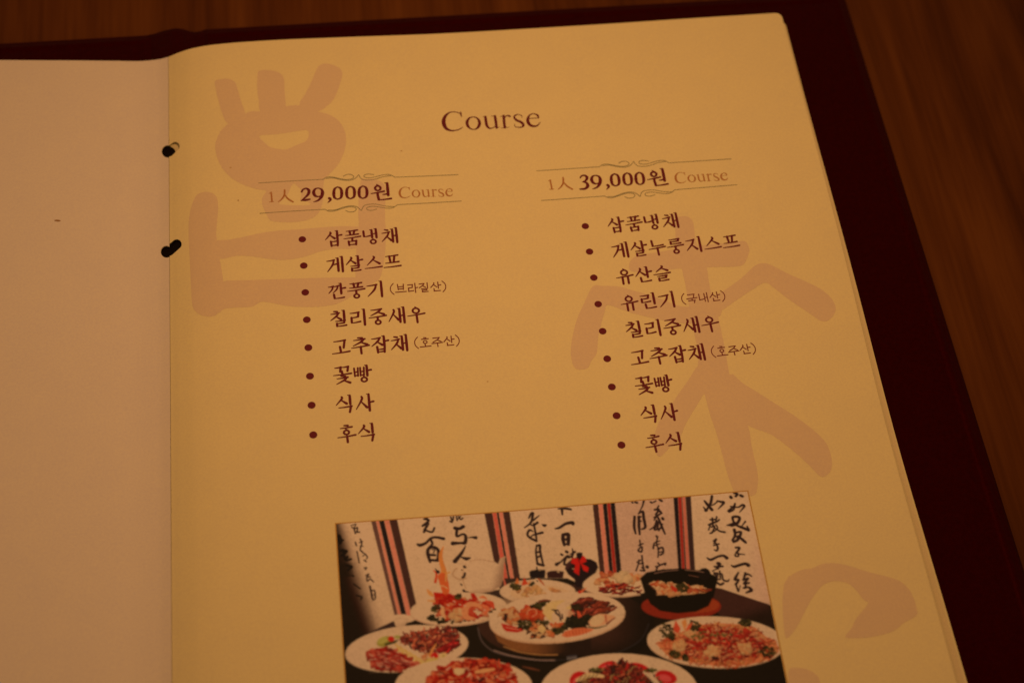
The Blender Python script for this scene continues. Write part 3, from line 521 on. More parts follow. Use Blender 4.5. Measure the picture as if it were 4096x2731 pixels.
# flecks on the paper
for x, y, a, b_, r in [(-34.57, -66.41, 1.0, 0.34, -0.1), (19.94, -52.77, 0.32, 0.28, 0), (22.0, -66.06, 0.25, 0.2, 0), (22.05, -66.09, 0.22, 0.3, 0), (74.75, -49.74, 0.3, 0.25, 0), (93.65, -138.18, 0.25, 0.2, 0)]:
    prnt = page if x > 0 else page_left
    printed('paper_fleck', [circle(x, y, a, b_, r, 10)], M_SPOT if x > 0 else M_SPECK, prnt, LIFT_TEXT)

# ------------------------------------------------------------------ the printed food photograph
PX0, PX1, PY0, PY1 = 46.35, 164.25, -181.5, -270.0       # its rectangle on the page, mm
CELL = 0.17
NX, NY = int((PX1 - PX0) / CELL), int((PY0 - PY1) / CELL)
WHITE_POINT = np.array([0.530, 0.235, 0.092])             # lamp-lit white, to turn seen colours into ink colours
def ink(c):
    c = np.array(c, float) / 255
    lin = np.where(c <= .04045, c / 12.92, ((c + .055) / 1.055) ** 2.4)
    return np.clip(lin / WHITE_POINT, .004, .88)
canvas = np.ones((NY + 1, NX + 1, 3)) * ink((22, 12, 5))
def box(pts, pad):
    x = [(p[0] - PX0) / CELL for p in pts]; y = [(PY0 - p[1]) / CELL for p in pts]
    return max(int(min(x) - pad), 0), min(int(max(x) + pad) + 2, NX + 1), max(int(min(y) - pad), 0), min(int(max(y) + pad) + 2, NY + 1)
def lay(b, a, col):
    x0, x1, y0, y1 = b
    canvas[y0:y1, x0:x1] = canvas[y0:y1, x0:x1] * (1 - a[..., None]) + np.asarray(col) * a[..., None]
def mask(pts, b):
    x0, x1, y0, y1 = b
    acc = 0
    for ox, oy in ((-.25, -.25), (.25, -.25), (-.25, .25), (.25, .25)):
        X, Y = np.meshgrid(np.arange(x0, x1) + ox, np.arange(y0, y1) + oy)
        c = np.zeros(X.shape, bool); q = [((p[0] - PX0) / CELL, (PY0 - p[1]) / CELL) for p in pts]
        for i in range(len(q)):
            xa, ya = q[i - 1]; xb, yb = q[i]
            if ya == yb: continue
            c ^= ((ya > Y) != (yb > Y)) & (X < (xb - xa) * (Y - ya) / (yb - ya) + xa)
        acc = acc + c * .25
    return acc
def soften(a):
    a = np.pad(a, 1, mode='edge')
    return (a[1:-1, 1:-1] * 2 + a[:-2, 1:-1] + a[2:, 1:-1] + a[1:-1, :-2] + a[1:-1, 2:]) / 6
def p_poly(col, pts):
    b = box(pts, 2)
    if b[1] <= b[0] or b[3] <= b[2]: return
    lay(b, soften(mask(pts, b)), ink(col))
def p_grad(col, pts, a, c, f0, f1):
    b = box(pts, 2)
    if b[1] <= b[0] or b[3] <= b[2]: return
    X, Y = np.meshgrid(PX0 + np.arange(b[0], b[1]) * CELL, PY0 - np.arange(b[2], b[3]) * CELL)
    d = (c[0] - a[0], c[1] - a[1]); t = np.clip(((X - a[0]) * d[0] + (Y - a[1]) * d[1]) / (d[0] ** 2 + d[1] ** 2), 0, 1)
    t = t * t * (3 - 2 * t)
    lay(b, soften(mask(pts, b)) * (f0 + (f1 - f0) * t), ink(col))
def p_line(col, pts, w):
    """round brush along a smooth line"""
    W = list(w) if hasattr(w, '__len__') else [w] * len(pts)
    P = [np.array(p, float) for p in pts]; Q, R = [], []
    for i in range(len(P) - 1):
        p0 = P[max(i - 1, 0)]; p1 = P[i]; p2 = P[i + 1]; p3 = P[min(i + 2, len(P) - 1)]
        for k in range(5):
            t = k / 5
            Q.append(.5 * (2 * p1 + (p2 - p0) * t + (2 * p0 - 5 * p1 + 4 * p2 - p3) * t * t + (3 * p1 - p0 - 3 * p2 + p3) * t ** 3) if len(P) > 2 else p1 + (p2 - p1) * t); R.append(W[i] * (1 - t) + W[i + 1] * t)
    Q.append(P[-1]); R.append(W[-1])
    b = box(Q, max(R) / CELL + 2)
    if b[1] <= b[0] or b[3] <= b[2]: return
    X, Y = np.meshgrid(PX0 + np.arange(b[0], b[1]) * CELL, PY0 - np.arange(b[2], b[3]) * CELL)
    D = np.full(X.shape, 1e9)
    for i in range(len(Q) - 1):
        a, c = Q[i], Q[i + 1]; d = c - a; l = (d @ d) + 1e-12
        t = np.clip(((X - a[0]) * d[0] + (Y - a[1]) * d[1]) / l, 0, 1)
        D = np.minimum(D, np.hypot(X - a[0] - t * d[0], Y - a[1] - t * d[1]) - (R[i] + (R[i + 1] - R[i]) * t) / 2)
    lay(b, np.clip(.5 - D / (CELL * 1.4), 0, 1), ink(col))
def spots(pts, n, rng):
    x0 = min(p[0] for p in pts); x1 = max(p[0] for p in pts); y0 = min(p[1] for p in pts); y1 = max(p[1] for p in pts); k = 0
    while k < n:
        q = (rng.uniform(x0, x1), rng.uniform(y0, y1))
        if inside(q, pts): k += 1; yield q
def p_blobs(pal, pts, n, r, seed):
    """rounded morsels: a darker rim, the body and a lit top"""
    rng = random.Random(seed)
    for x, y in sorted(spots(pts, n, rng), key=lambda q: -q[1]):
        if y < PY1 + 1 or x > PX1 + 2: continue
        rr = rng.uniform(*r) * .62; c = rng.choice(pal); c = (c[0] * .97, c[1] * .88, c[2] * .82); a = rng.uniform(-.7, .7); e = rng.uniform(.5, .9)
        b = box([(x - rr, y - rr), (x + rr, y + rr)], 2)
        if b[1] <= b[0] or b[3] <= b[2]: continue
        X, Y = np.meshgrid(PX0 + np.arange(b[0], b[1]) * CELL - x, PY0 - np.arange(b[2], b[3]) * CELL - y)
        u = X * math.cos(a) + Y * math.sin(a); v = (-X * math.sin(a) + Y * math.cos(a)) / e
        wob = 1 + .18 * np.sin(3 * np.arctan2(v, u) + seed + x * 5); d = np.hypot(u, v) / (rr * wob)
        al = np.clip((1 - d) * rr / CELL + .5, 0, 1)
        sh = np.clip(.66 + .34 * (Y / rr) * .8 + .30 * (1 - d), .35, 1.2)
        lay(b, al * .92, ink(c) * sh[..., None])
        if rng.random() < .2 and max(c) > 120:      # wet highlight
            hd = np.hypot(u + rr * .25, (v - rr * .35) * 1.6) / (rr * .32)
            lay(b, np.clip(1.1 - hd, 0, .6), np.minimum(ink(c) * 1.5 + .16, .85))
def p_strands(pal, pts, n, l, w, seed, ang, spread):
    rng = random.Random(seed)
    for x, y in spots(pts, n, rng):
        if y < PY1 + 1 or x > PX1 + 2: continue
        a = ang + rng.uniform(-spread, spread); L = rng.uniform(*l) * .42; bend = rng.uniform(-.5, .5) * L
        dx, dy = math.cos(a) * L / 2, math.sin(a) * L / 2; ww = rng.uniform(*w) * .62
        c = rng.choice(pal); k = rng.uniform(.75, 1.15); c = [min(255, c[0] * k), c[1] * k * .88, c[2] * k * .82]
        q = [(x - dx, y - dy), (x - dy / L * bend, y + dx / L * bend), (x + dx, y + dy)]
        p_line([v * .55 for v in c], [(px + .05, py - .12) for px, py in q], [ww * .8, ww * 1.1, ww * .8])
        p_line(c, q, [ww * .7, ww, ww * .7])
        if rng.random() < .3: p_line([min(255, v * 1.25 + 14) for v in c], [((q[0][0] + q[1][0]) / 2, (q[0][1] + q[1][1]) / 2 + .05), (q[1][0], q[1][1] + .05)], ww * .4)
OPS = {'poly': p_poly, 'grad': p_grad, 'line': p_line, 'blobs': p_blobs, 'strands': p_strands}
PAINT = [
 ('poly',(188,130,80),[(45.3,-169.14),(178.34,-180.86),(167.56,-234.19),(42.41,-222.56)]),
 ('poly',(170,112,74),[(123.67,-179.42),(145.93,-180.26),(143.98,-205.48),(121.14,-205.09)]),
 ('grad',(178,114,78),[(148.41,-179.22),(172.98,-180.98),(167.71,-219.16),(144.53,-212.12)],(157.98,-199.56),(169.87,-202.58),0,0.7),
 ('grad',(62,16,8),[(46.05,-179.27),(57.4,-180.17),(60.61,-217.75),(43.99,-216.34)],(46.45,-193.37),(53.66,-191.56),1,0),
 ('grad',(24,12,5),[(45.27,-193.27),(52.91,-193.89),(55.64,-217.33),(43.99,-216.34)],(47.97,-204.18),(54.7,-202.62),1,0),
 ('grad',(24,12,5),[(46.02,-179.72),(49.41,-179.98),(50.3,-197.99),(45.03,-197.56)],(46.42,-186.83),(49.83,-186.22),0.9,0),
 ('poly',(84,45,30),[(55.96,-180.16),(57.39,-180.28),(61.6,-210.36),(60.62,-210.28)]),
 ('poly',(182,88,56),[(57.39,-180.28),(58.19,-180.34),(62.46,-210.43),(61.6,-210.36)]),
 ('poly',(24,14,11),[(58.19,-180.34),(59.71,-180.46),(63.93,-210.55),(62.46,-210.43)]),
 ('poly',(182,88,56),[(59.71,-180.46),(61.1,-180.57),(65.22,-210.66),(63.93,-210.55)]),
 ('poly',(58,27,17),[(61.1,-180.57),(63.38,-180.75),(67.23,-210.82),(65.22,-210.66)]),
 ('poly',(58,27,17),[(88.08,-179.82),(90.5,-180.02),(91.56,-205.08),(90.06,-204.95)]),
 ('poly',(176,64,40),[(90.5,-180.02),(91.63,-180.12),(92.82,-205.19),(91.56,-205.08)]),
 ('poly',(24,14,11),[(91.63,-180.12),(92.32,-180.18),(93.51,-205.25),(92.82,-205.19)]),
 ('poly',(182,88,56),[(92.32,-180.18),(93.43,-180.27),(94.52,-205.34),(93.51,-205.25)]),
 ('poly',(58,27,17),[(93.43,-180.27),(95.39,-180.44),(96.18,-205.49),(94.52,-205.34)]),
 ('poly',(58,27,17),[(119.33,-180.25),(121.0,-180.41),(119.75,-205.13),(118.29,-204.99)]),
 ('poly',(182,88,56),[(121.0,-180.41),(122.22,-180.52),(120.94,-205.24),(119.75,-205.13)]),
 ('poly',(24,14,11),[(122.22,-180.52),(123.5,-180.64),(122.01,-205.34),(120.94,-205.24)]),
 ('poly',(140,26,14),[(123.5,-180.64),(124.45,-180.73),(122.94,-205.43),(122.01,-205.34)]),
 ('poly',(24,14,11),[(124.45,-180.73),(125.75,-180.85),(124.34,-205.56),(122.94,-205.43)]),
 ('poly',(24,14,11),[(142.81,-180.01),(144.18,-180.14),(141.09,-207.14),(140.1,-207.04)]),
 ('poly',(140,26,14),[(144.18,-180.14),(145.19,-180.24),(141.86,-207.22),(141.09,-207.14)]),
 ('poly',(24,14,11),[(145.19,-180.24),(145.4,-180.26),(142.37,-207.26),(141.86,-207.22)]),
 ('poly',(172,76,48),[(145.4,-180.26),(146.24,-180.34),(143.35,-207.36),(142.37,-207.26)]),
 ('poly',(50,25,17),[(146.24,-180.34),(147.86,-180.5),(144.76,-207.5),(143.35,-207.36)]),
 ('line',(40,20,14),[(50.46,-182.29),(51.88,-181.96),(51.01,-183.11),(50.64,-182.75)],0.325),
 ('line',(40,20,14),[(51.21,-183.13),(51.51,-184.81)],0.454),
 ('line',(40,20,14),[(51.4,-183.37),(52.21,-183.1),(52.03,-184.41),(52.72,-184.47)],0.454),
 ('line',(40,20,14),[(51.41,-184.81),(52.15,-184.09)],0.325),
 ('line',(40,20,14),[(51.38,-187.56),(51.57,-188.56)],0.451),
 ('line',(40,20,14),[(51.65,-190.42),(52.03,-193.82)],0.415),
 ('line',(40,20,14),[(52.78,-186.68),(53.09,-188.02),(52.57,-189.95),(53.13,-190.54)],0.45),
 ('line',(40,20,14),[(52.41,-187.75),(53.43,-187.39)],0.323),
 ('line',(40,20,14),[(52.64,-188.86),(53.43,-188.93)],0.322),
 ('line',(40,20,14),[(53.11,-190.87),(53.87,-191.36),(54.4,-192.28),(54.17,-192.8)],0.385),
 ('line',(40,20,14),[(53.14,-191.96),(53.66,-191.56)],0.321),
 ('line',(40,20,14),[(53.66,-193.09),(54.1,-193.77),(53.35,-193.17)],0.32),
 ('line',(40,20,14),[(53.3,-195.54),(53.99,-195.49),(53.56,-196.1)],0.383),
 ('line',(40,20,14),[(53.64,-197.83),(54.45,-197.47),(54.01,-198.29),(54.79,-198.35)],0.412),
 ('line',(40,20,14),[(53.81,-198.28),(53.92,-199.57),(54.74,-199.0),(55.56,-199.92)],0.412),
 ('line',(40,20,14),[(54.5,-201.11),(54.7,-202.62),(54.94,-204.76)],0.567),
 ('line',(40,20,14),[(54.79,-202.63),(55.68,-202.49),(55.72,-204.82),(55.01,-205.29)],0.408),
 ('line',(40,20,14),[(54.92,-203.7),(55.6,-203.75)],0.283),
 ('line',(40,20,14),[(70.47,-183.97),(72.31,-182.44),(71.34,-181.91)],0.721),
 ('line',(40,20,14),[(71.04,-181.89),(71.96,-181.74),(72.03,-183.31),(70.68,-183.76)],0.589),
 ('line',(40,20,14),[(71.19,-183.69),(72.23,-183.32),(71.73,-184.4)],0.459),
 ('line',(40,20,14),[(71.55,-184.16),(70.71,-185.88)],0.78),
 ('line',(40,20,14),[(70.87,-185.11),(71.63,-185.61),(73.0,-186.05),(73.7,-184.88)],0.652),
 ('line',(40,20,14),[(68.51,-189.46),(69.28,-189.85),(70.92,-189.32),(72.43,-188.0),(74.05,-187.79),(76.01,-188.38)],[0.518,1.102,0.843,0.78,0.846,0.976]),
 ('line',(40,20,14),[(72.39,-188.44),(72.68,-189.78),(71.34,-191.44),(71.29,-193.18),(71.62,-195.17)],[0.714,0.778,0.969,1.094,0.707]),
 ('line',(40,20,14),[(71.75,-191.25),(73.0,-190.69),(74.12,-191.65),(74.16,-193.4),(73.63,-194.89)],[0.452,0.841,0.969,0.966,0.836]),
 ('line',(40,20,14),[(72.53,-191.53),(73.36,-191.15),(72.85,-192.43)],0.388),
 ('line',(40,20,14),[(71.7,-193.0),(73.18,-193.22)],0.774),
 ('line',(40,20,14),[(71.76,-194.63),(73.83,-194.9)],0.836),
 ('line',(40,20,14),[(78.62,-181.8),(78.88,-183.38),(78.3,-183.12)],0.525),
 ('line',(40,20,14),[(79.43,-181.75),(79.12,-182.96)],0.526),
 ('line',(40,20,14),[(80.25,-181.7),(80.32,-183.05)],0.46),
 ('line',(40,20,14),[(80.85,-181.74),(81.36,-182.79),(82.0,-182.39)],0.461),
 ('line',(40,20,14),[(80.57,-182.62),(81.45,-181.79)],0.394),
 ('line',(40,20,14),[(79.5,-185.33),(80.69,-185.64),(81.85,-185.07)],[1.112,0.981,1.114]),
 ('line',(40,20,14),[(80.09,-185.49),(79.71,-187.46),(80.07,-187.93),(81.53,-187.38),(82.26,-188.1),(81.87,-190.06),(80.67,-190.07),(78.47,-190.01)],[0.916,0.849,0.718,0.653,0.913,1.17,0.715,1.297]),
 ('line',(40,20,14),[(82.82,-188.59),(84.03,-188.57),(85.02,-188.76)],[0.196,0.522,1.107]),
 ('line',(40,20,14),[(81.98,-191.06),(80.56,-193.25),(78.56,-195.49)],[0.324,0.97,1.348]),
 ('line',(40,20,14),[(80.36,-194.33),(81.8,-194.99),(82.92,-194.75)],[0.322,1.158,0.387]),
 ('line',(40,20,14),[(80.97,-197.31),(81.15,-197.54)],0.705),
 ('line',(40,20,14),[(80.19,-198.23),(80.24,-198.34)],0.385),
 ('line',(40,20,14),[(80.97,-199.37),(80.69,-200.21),(80.16,-200.6)],[0.256,0.765,0.446]),
 ('line',(40,20,14),[(79.49,-202.48),(79.75,-202.82)],0.445),
 ('line',(40,20,14),[(80.09,-204.45),(80.44,-204.91),(81.2,-205.18)],0.697),
 ('line',(16,8,5),[(46.9,-185.33),(47.21,-186.89),(46.99,-187.31)],1.289),
 ('line',(16,8,5),[(46.74,-186.41),(48.02,-186.63)],0.582),
 ('line',(16,8,5),[(47.05,-189.72),(48.81,-190.08),(47.35,-191.27)],0.771),
 ('line',(16,8,5),[(47.85,-189.57),(48.26,-192.65),(49.84,-192.56)],0.703),
 ('line',(16,8,5),[(48.48,-192.23),(48.9,-191.83)],0.831),
 ('line',(16,8,5),[(48.55,-194.4),(49.89,-194.94),(48.87,-195.72)],0.829),
 ('line',(16,8,5),[(49.93,-197.53),(50.31,-197.78)],0.444),
 ('line',(16,8,5),[(50.17,-200.12),(51.83,-201.64)],0.441),
 ('line',(16,8,5),[(50.73,-203.56),(52.06,-204.1),(51.82,-204.82)],0.503),
 ('line',(40,20,14),[(100.65,-183.95),(101.4,-182.78),(101.93,-182.61),(101.68,-183.82),(100.97,-185.56),(99.1,-186.84)],[0.463,0.793,0.925,0.793,0.657,0.394]),
 ('line',(40,20,14),[(100.9,-185.32),(102.0,-184.64),(103.67,-183.44)],[0.395,0.66,0.33]),
 ('line',(40,20,14),[(100.64,-185.75),(101.58,-186.39),(102.89,-185.62)],[0.329,0.592,0.858]),
 ('line',(40,20,14),[(101.85,-185.86),(101.94,-187.66),(102.03,-189.44),(102.03,-191.22)],[0.657,0.591,0.72,0.521]),
 ('line',(40,20,14),[(101.36,-188.27),(100.41,-187.74),(99.66,-189.01),(100.33,-190.18),(101.92,-191.21)],[0.328,0.785,0.721,0.718,0.846]),
 ('line',(40,20,14),[(100.33,-190.18),(101.23,-189.37),(103.93,-188.84)],[0.327,0.523,0.852]),
 ('line',(40,20,14),[(104.14,-186.29),(104.8,-186.69),(105.33,-186.51)],[0.263,0.985,0.329]),
 ('line',(40,20,14),[(101.87,-192.53),(101.41,-194.69),(101.39,-198.19)],[0.455,0.584,0.708]),
 ('line',(40,20,14),[(101.83,-192.86),(102.75,-192.72),(102.63,-194.58),(103.01,-198.88)],[0.52,0.845,0.714,0.581]),
 ('line',(40,20,14),[(101.81,-194.73),(102.63,-194.58)],0.649),
 ('line',(40,20,14),[(101.63,-196.25),(102.57,-195.9)],0.647),
 ('line',(40,20,14),[(101.48,-198.31),(103.01,-198.88)],0.839),
 ('line',(40,20,14),[(109.38,-181.82),(111.31,-181.89),(112.89,-182.38)],[0.464,0.863,0.663]),
 ('line',(40,20,14),[(110.38,-182.03),(110.26,-183.72)],[0.862,0.595]),
 ('line',(40,20,14),[(107.69,-187.96),(108.94,-187.75),(110.9,-186.7),(112.76,-186.54),(112.9,-187.0)],[0.394,0.854,0.921,1.119,0.923]),
 ('line',(40,20,14),[(109.65,-190.15),(109.48,-191.47),(109.61,-193.25)],[1.113,1.109,0.845]),
 ('line',(40,20,14),[(109.76,-190.05),(111.08,-190.06),(110.98,-191.61),(110.78,-193.14)],[0.98,1.181,1.176,0.976]),
 ('line',(40,20,14),[(109.76,-191.61),(110.69,-191.47)],0.784),
 ('line',(40,20,14),[(109.78,-193.05),(110.71,-192.91)],0.653),
 ('line',(40,20,14),[(108.4,-196.0),(108.67,-196.2)],0.713),
 ('line',(40,20,14),[(106.72,-198.91),(108.22,-198.17)],[1.096,0.388]),
 ('line',(40,20,14),[(108.23,-198.06),(110.0,-196.81),(110.57,-197.08)],[0.452,0.972,0.647]),
 ('line',(40,20,14),[(109.9,-195.26),(110.17,-195.51)],0.844),
 ('line',(40,20,14),[(109.55,-197.21),(108.83,-198.89),(109.29,-199.26)],0.708),
 ('line',(40,20,14),[(111.71,-194.55),(111.68,-196.31),(110.35,-197.28)],[0.325,0.713,0.517]),
 ('line',(40,20,14),[(110.89,-196.24),(112.28,-195.6)],[0.324,0.779]),
 ('line',(40,20,14),[(111.58,-196.3),(111.34,-197.38)],0.517),
 ('line',(40,20,14),[(130.63,-181.68),(130.8,-181.93)],0.549),
 ('line',(40,20,14),[(131.56,-181.81),(132.06,-182.05)],0.689),
 ('line',(40,20,14),[(134.03,-181.65),(133.35,-183.34),(132.13,-185.1)],[0.689,0.481,0.273]),
 ('line',(40,20,14),[(130.67,-186.35),(130.12,-189.31),(130.19,-191.62)],[0.818,0.882,0.541]),
 ('line',(40,20,14),[(131.92,-186.47),(131.47,-189.44),(131.3,-191.96)],[0.887,0.882,0.609]),
 ('line',(40,20,14),[(131.85,-185.53),(133.21,-184.97),(133.2,-187.06),(133.2,-189.84),(132.06,-190.42)],[0.411,0.89,0.885,0.883,0.474]),
 ('line',(40,20,14),[(131.68,-186.68),(132.44,-186.52)],0.547),
 ('line',(40,20,14),[(131.57,-188.06),(132.33,-187.9)],0.477),
 ('line',(40,20,14),[(131.02,-193.76),(130.99,-196.04)],0.47),
 ('line',(40,20,14),[(130.57,-195.32),(131.8,-194.86)],0.471),
 ('line',(40,20,14),[(130.78,-196.02),(130.13,-196.87),(131.01,-197.29),(131.44,-195.85)],[0.403,0.604,0.604,0.47]),
 ('line',(40,20,14),[(130.92,-198.53),(130.79,-200.77),(130.86,-203.02)],0.534),
 ('line',(40,20,14),[(129.9,-199.78),(129.49,-201.1),(128.59,-202.92)],0.467),
 ('line',(40,20,14),[(129.28,-200.4),(130.31,-199.82)],0.467),
 ('line',(40,20,14),[(129.93,-200.91),(130.99,-200.79)],0.466),
 ('line',(40,20,14),[(130.38,-202.08),(131.04,-203.15),(129.83,-202.93)],0.531),
 ('line',(40,20,14),[(131.85,-202.0),(131.93,-202.12)],0.998),
 ('line',(40,20,14),[(135.97,-182.19),(136.25,-182.45)],0.618),
 ('line',(40,20,14),[(136.68,-182.37),(137.49,-181.98)],0.482),
 ('line',(40,20,14),[(138.61,-181.62),(139.17,-182.14)],0.757),
 ('line',(40,20,14),[(138.09,-183.56),(137.49,-184.67),(138.22,-185.44)],[0.482,0.616,0.82]),
 ('line',(40,20,14),[(136.74,-184.72),(137.91,-184.71),(136.82,-186.24)],0.686),
 ('line',(40,20,14),[(136.26,-187.12),(138.56,-185.94)],0.615),
 ('line',(40,20,14),[(136.01,-188.02),(137.13,-186.97),(137.91,-190.06),(138.46,-192.53)],[0.341,0.682,0.748,0.541]),
 ('line',(40,20,14),[(136.74,-188.09),(135.83,-189.86),(134.42,-190.76)],[0.613,0.543,0.407]),
 ('line',(40,20,14),[(135.69,-190.76),(137.08,-188.59),(136.52,-190.84)],0.68),
 ('line',(40,20,14),[(135.86,-191.01),(138.04,-190.53)],0.543),
 ('line',(40,20,14),[(138.51,-187.56),(138.64,-187.86)],0.886),
 ('line',(40,20,14),[(136.86,-191.34),(138.22,-189.39)],0.475),
 ('line',(40,20,14),[(135.97,-192.97),(136.14,-193.22)],0.677),
 ('line',(40,20,14),[(136.09,-193.56),(135.6,-195.34),(135.9,-196.74)],0.472),
 ('line',(40,20,14),[(134.46,-196.6),(135.01,-195.06),(136.57,-194.52)],[0.605,0.472,0.405]),
 ('line',(40,20,14),[(135.11,-195.75),(136.42,-195.42)],0.404),
 ('line',(40,20,14),[(135.76,-196.95),(137.07,-196.62),(137.03,-198.21),(136.1,-198.8)],0.604),
 ('line',(40,20,14),[(135.83,-197.19),(135.37,-199.41)],0.468),
 ('line',(40,20,14),[(135.81,-197.98),(136.87,-197.85)],0.403),
 ('line',(40,20,14),[(134.3,-202.23),(135.38,-202.0),(135.09,-201.19)],0.533),
 ('line',(40,20,14),[(134.68,-202.49),(134.08,-203.67)],0.531),
 ('line',(40,20,14),[(135.82,-201.82),(137.13,-201.49),(136.95,-201.93)],0.599),
 ('line',(40,20,14),[(151.44,-183.31),(151.99,-184.43),(153.05,-186.29)],[0.621,0.896,0.96]),
 ('line',(40,20,14),[(153.8,-182.01),(152.97,-184.29),(151.5,-186.02),(150.78,-185.25)],[0.831,0.894,0.617,0.413]),
 ('line',(40,20,14),[(151.23,-186.34),(151.46,-186.25)],0.961),
 ('line',(40,20,14),[(152.96,-184.99),(153.98,-184.62),(155.32,-183.69)],[0.344,0.482,0.414]),
 ('line',(40,20,14),[(155.0,-183.66),(155.91,-183.99),(156.79,-184.42),(154.87,-186.23)],[0.482,0.758,0.896,0.275]),
 ('line',(40,20,14),[(159.12,-182.77),(159.24,-183.02)],0.969),
 ('line',(40,20,14),[(160.4,-181.59),(161.18,-182.03),(160.63,-182.68)],0.83),
 ('line',(40,20,14),[(162.04,-182.58),(162.52,-182.91)],0.898),
 ('line',(40,20,14),[(157.7,-187.09),(159.41,-185.85),(160.0,-184.97),(159.24,-186.78),(157.86,-187.34)],[0.756,0.62,0.551,0.686,0.822]),
 ('line',(40,20,14),[(158.57,-185.77),(160.63,-186.21),(162.01,-185.64),(162.45,-186.15),(160.75,-187.86)],[0.482,0.551,0.758,0.758,0.275]),
 ('line',(40,20,14),[(151.99,-189.33),(153.47,-189.36)],0.547),
 ('line',(40,20,14),[(152.69,-188.93),(152.46,-191.46)],0.613),
 ('line',(40,20,14),[(151.29,-190.88),(153.53,-190.18)],0.613),
 ('line',(40,20,14),[(154.03,-188.6),(153.53,-190.18),(154.59,-189.58)],0.545),
 ('line',(40,20,14),[(152.0,-190.49),(151.01,-192.47)],0.476),
 ('line',(40,20,14),[(152.0,-191.65),(152.88,-191.5),(151.93,-193.25),(151.25,-193.53)],0.543),
 ('line',(40,20,14),[(153.37,-191.09),(153.59,-192.26),(151.69,-193.46)],0.477),
 ('line',(40,20,14),[(152.8,-191.95),(154.07,-193.12),(155.46,-193.6)],[0.409,0.61,0.678]),
 ('line',(40,20,14),[(151.87,-196.0),(152.7,-195.51),(151.86,-196.69)],0.608),
 ('line',(40,20,14),[(151.64,-197.35),(153.16,-197.04)],0.54),
 ('line',(40,20,14),[(152.38,-196.74),(152.65,-198.13),(152.19,-199.0),(151.5,-198.7)],[0.472,0.674,0.672,0.336]),
 ('line',(40,20,14),[(149.12,-200.97),(150.05,-201.62),(152.06,-200.91),(153.76,-200.74),(154.57,-201.5)],[0.468,0.87,0.738,0.806,1.139]),
 ('line',(40,20,14),[(150.71,-203.83),(153.08,-203.95)],0.6),
 ('line',(40,20,14),[(151.81,-202.92),(152.28,-203.19),(151.45,-204.35)],1.002),
 ('line',(40,20,14),[(149.86,-205.09),(151.2,-204.55)],0.4),
 ('line',(40,20,14),[(150.29,-205.58),(150.61,-206.73),(150.01,-207.79)],0.532),
 ('line',(40,20,14),[(150.21,-206.02),(151.17,-205.89),(150.62,-207.85)],0.598),
 ('line',(40,20,14),[(151.91,-205.29),(151.76,-207.29)],0.531),
 ('line',(40,20,14),[(151.34,-206.13),(152.36,-206.23),(152.46,-208.03),(153.62,-208.48),(154.13,-207.97)],[0.399,0.531,0.596,0.661,0.265]),
 ('line',(40,20,14),[(150.01,-207.79),(151.68,-207.73)],0.531),
 ('line',(40,20,14),[(150.67,-208.74),(151.39,-209.37),(152.28,-209.01)],0.726),
 ('line',(40,20,14),[(157.66,-191.97),(159.49,-191.22),(160.45,-189.46),(158.6,-189.16),(158.53,-190.66)],[0.476,0.955,0.888,0.822,0.683]),
 ('line',(40,20,14),[(156.37,-191.5),(157.54,-191.49),(158.91,-190.93)],[0.272,0.954,0.683]),
 ('line',(40,20,14),[(158.78,-191.62),(160.51,-192.6),(162.24,-193.58)],[0.477,0.952,0.885]),
 ('line',(40,20,14),[(161.89,-190.88),(160.57,-192.26)],[0.614,0.34]),
 ('line',(40,20,14),[(162.13,-192.41),(162.28,-193.58)],[0.477,1.02]),
 ('line',(40,20,14),[(158.29,-193.19),(158.21,-194.79),(157.19,-196.29)],[1.019,0.814,0.677]),
 ('line',(40,20,14),[(158.33,-194.11),(160.03,-194.05),(158.79,-196.22),(157.42,-196.78)],[0.61,0.816,0.878,0.877]),
 ('line',(40,20,14),[(158.12,-195.24),(159.37,-195.36)],0.611),
 ('line',(40,20,14),[(158.99,-195.1),(160.03,-196.35),(160.79,-197.34)],[0.541,0.947,0.81]),
 ('line',(40,20,14),[(158.62,-195.98),(159.95,-194.5)],0.611),
 ('line',(40,20,14),[(157.71,-198.63),(158.73,-198.84),(157.63,-200.22)],0.74),
 ('line',(40,20,14),[(157.65,-200.1),(158.07,-200.71),(157.84,-201.37),(157.06,-201.07),(157.39,-200.42)],[0.537,0.603,0.537,0.537,0.471]),
 ('line',(40,20,14),[(158.19,-200.61),(159.8,-201.0)],[0.538,0.335]),
 ('line',(40,20,14),[(155.5,-203.85),(156.25,-204.37),(157.99,-203.98),(159.49,-203.79),(160.23,-204.32)],[0.4,0.869,0.867,0.934,1.201]),
 ('line',(40,20,14),[(157.05,-206.25),(155.77,-208.13),(156.75,-208.45),(155.69,-209.68)],[0.533,0.992,0.597,0.792]),
 ('line',(40,20,14),[(155.69,-209.68),(156.04,-211.72)],[0.528,0.724]),
 ('line',(40,20,14),[(156.29,-211.52),(156.83,-210.24)],0.33),
 ('line',(40,20,14),[(158.97,-206.55),(158.26,-208.16),(157.97,-208.57)],0.663),
 ('line',(40,20,14),[(158.59,-207.52),(159.53,-206.94),(160.53,-207.71)],[0.398,0.665,0.464]),
 ('line',(40,20,14),[(158.2,-208.49),(159.49,-208.28),(157.97,-209.69),(159.44,-209.61)],0.662),
 ('line',(40,20,14),[(158.75,-208.88),(158.14,-211.04)],0.66),
 ('line',(40,20,14),[(157.63,-210.99),(159.0,-210.9),(159.65,-211.85),(158.08,-212.47)],[0.592,0.661,1.121,0.461]),
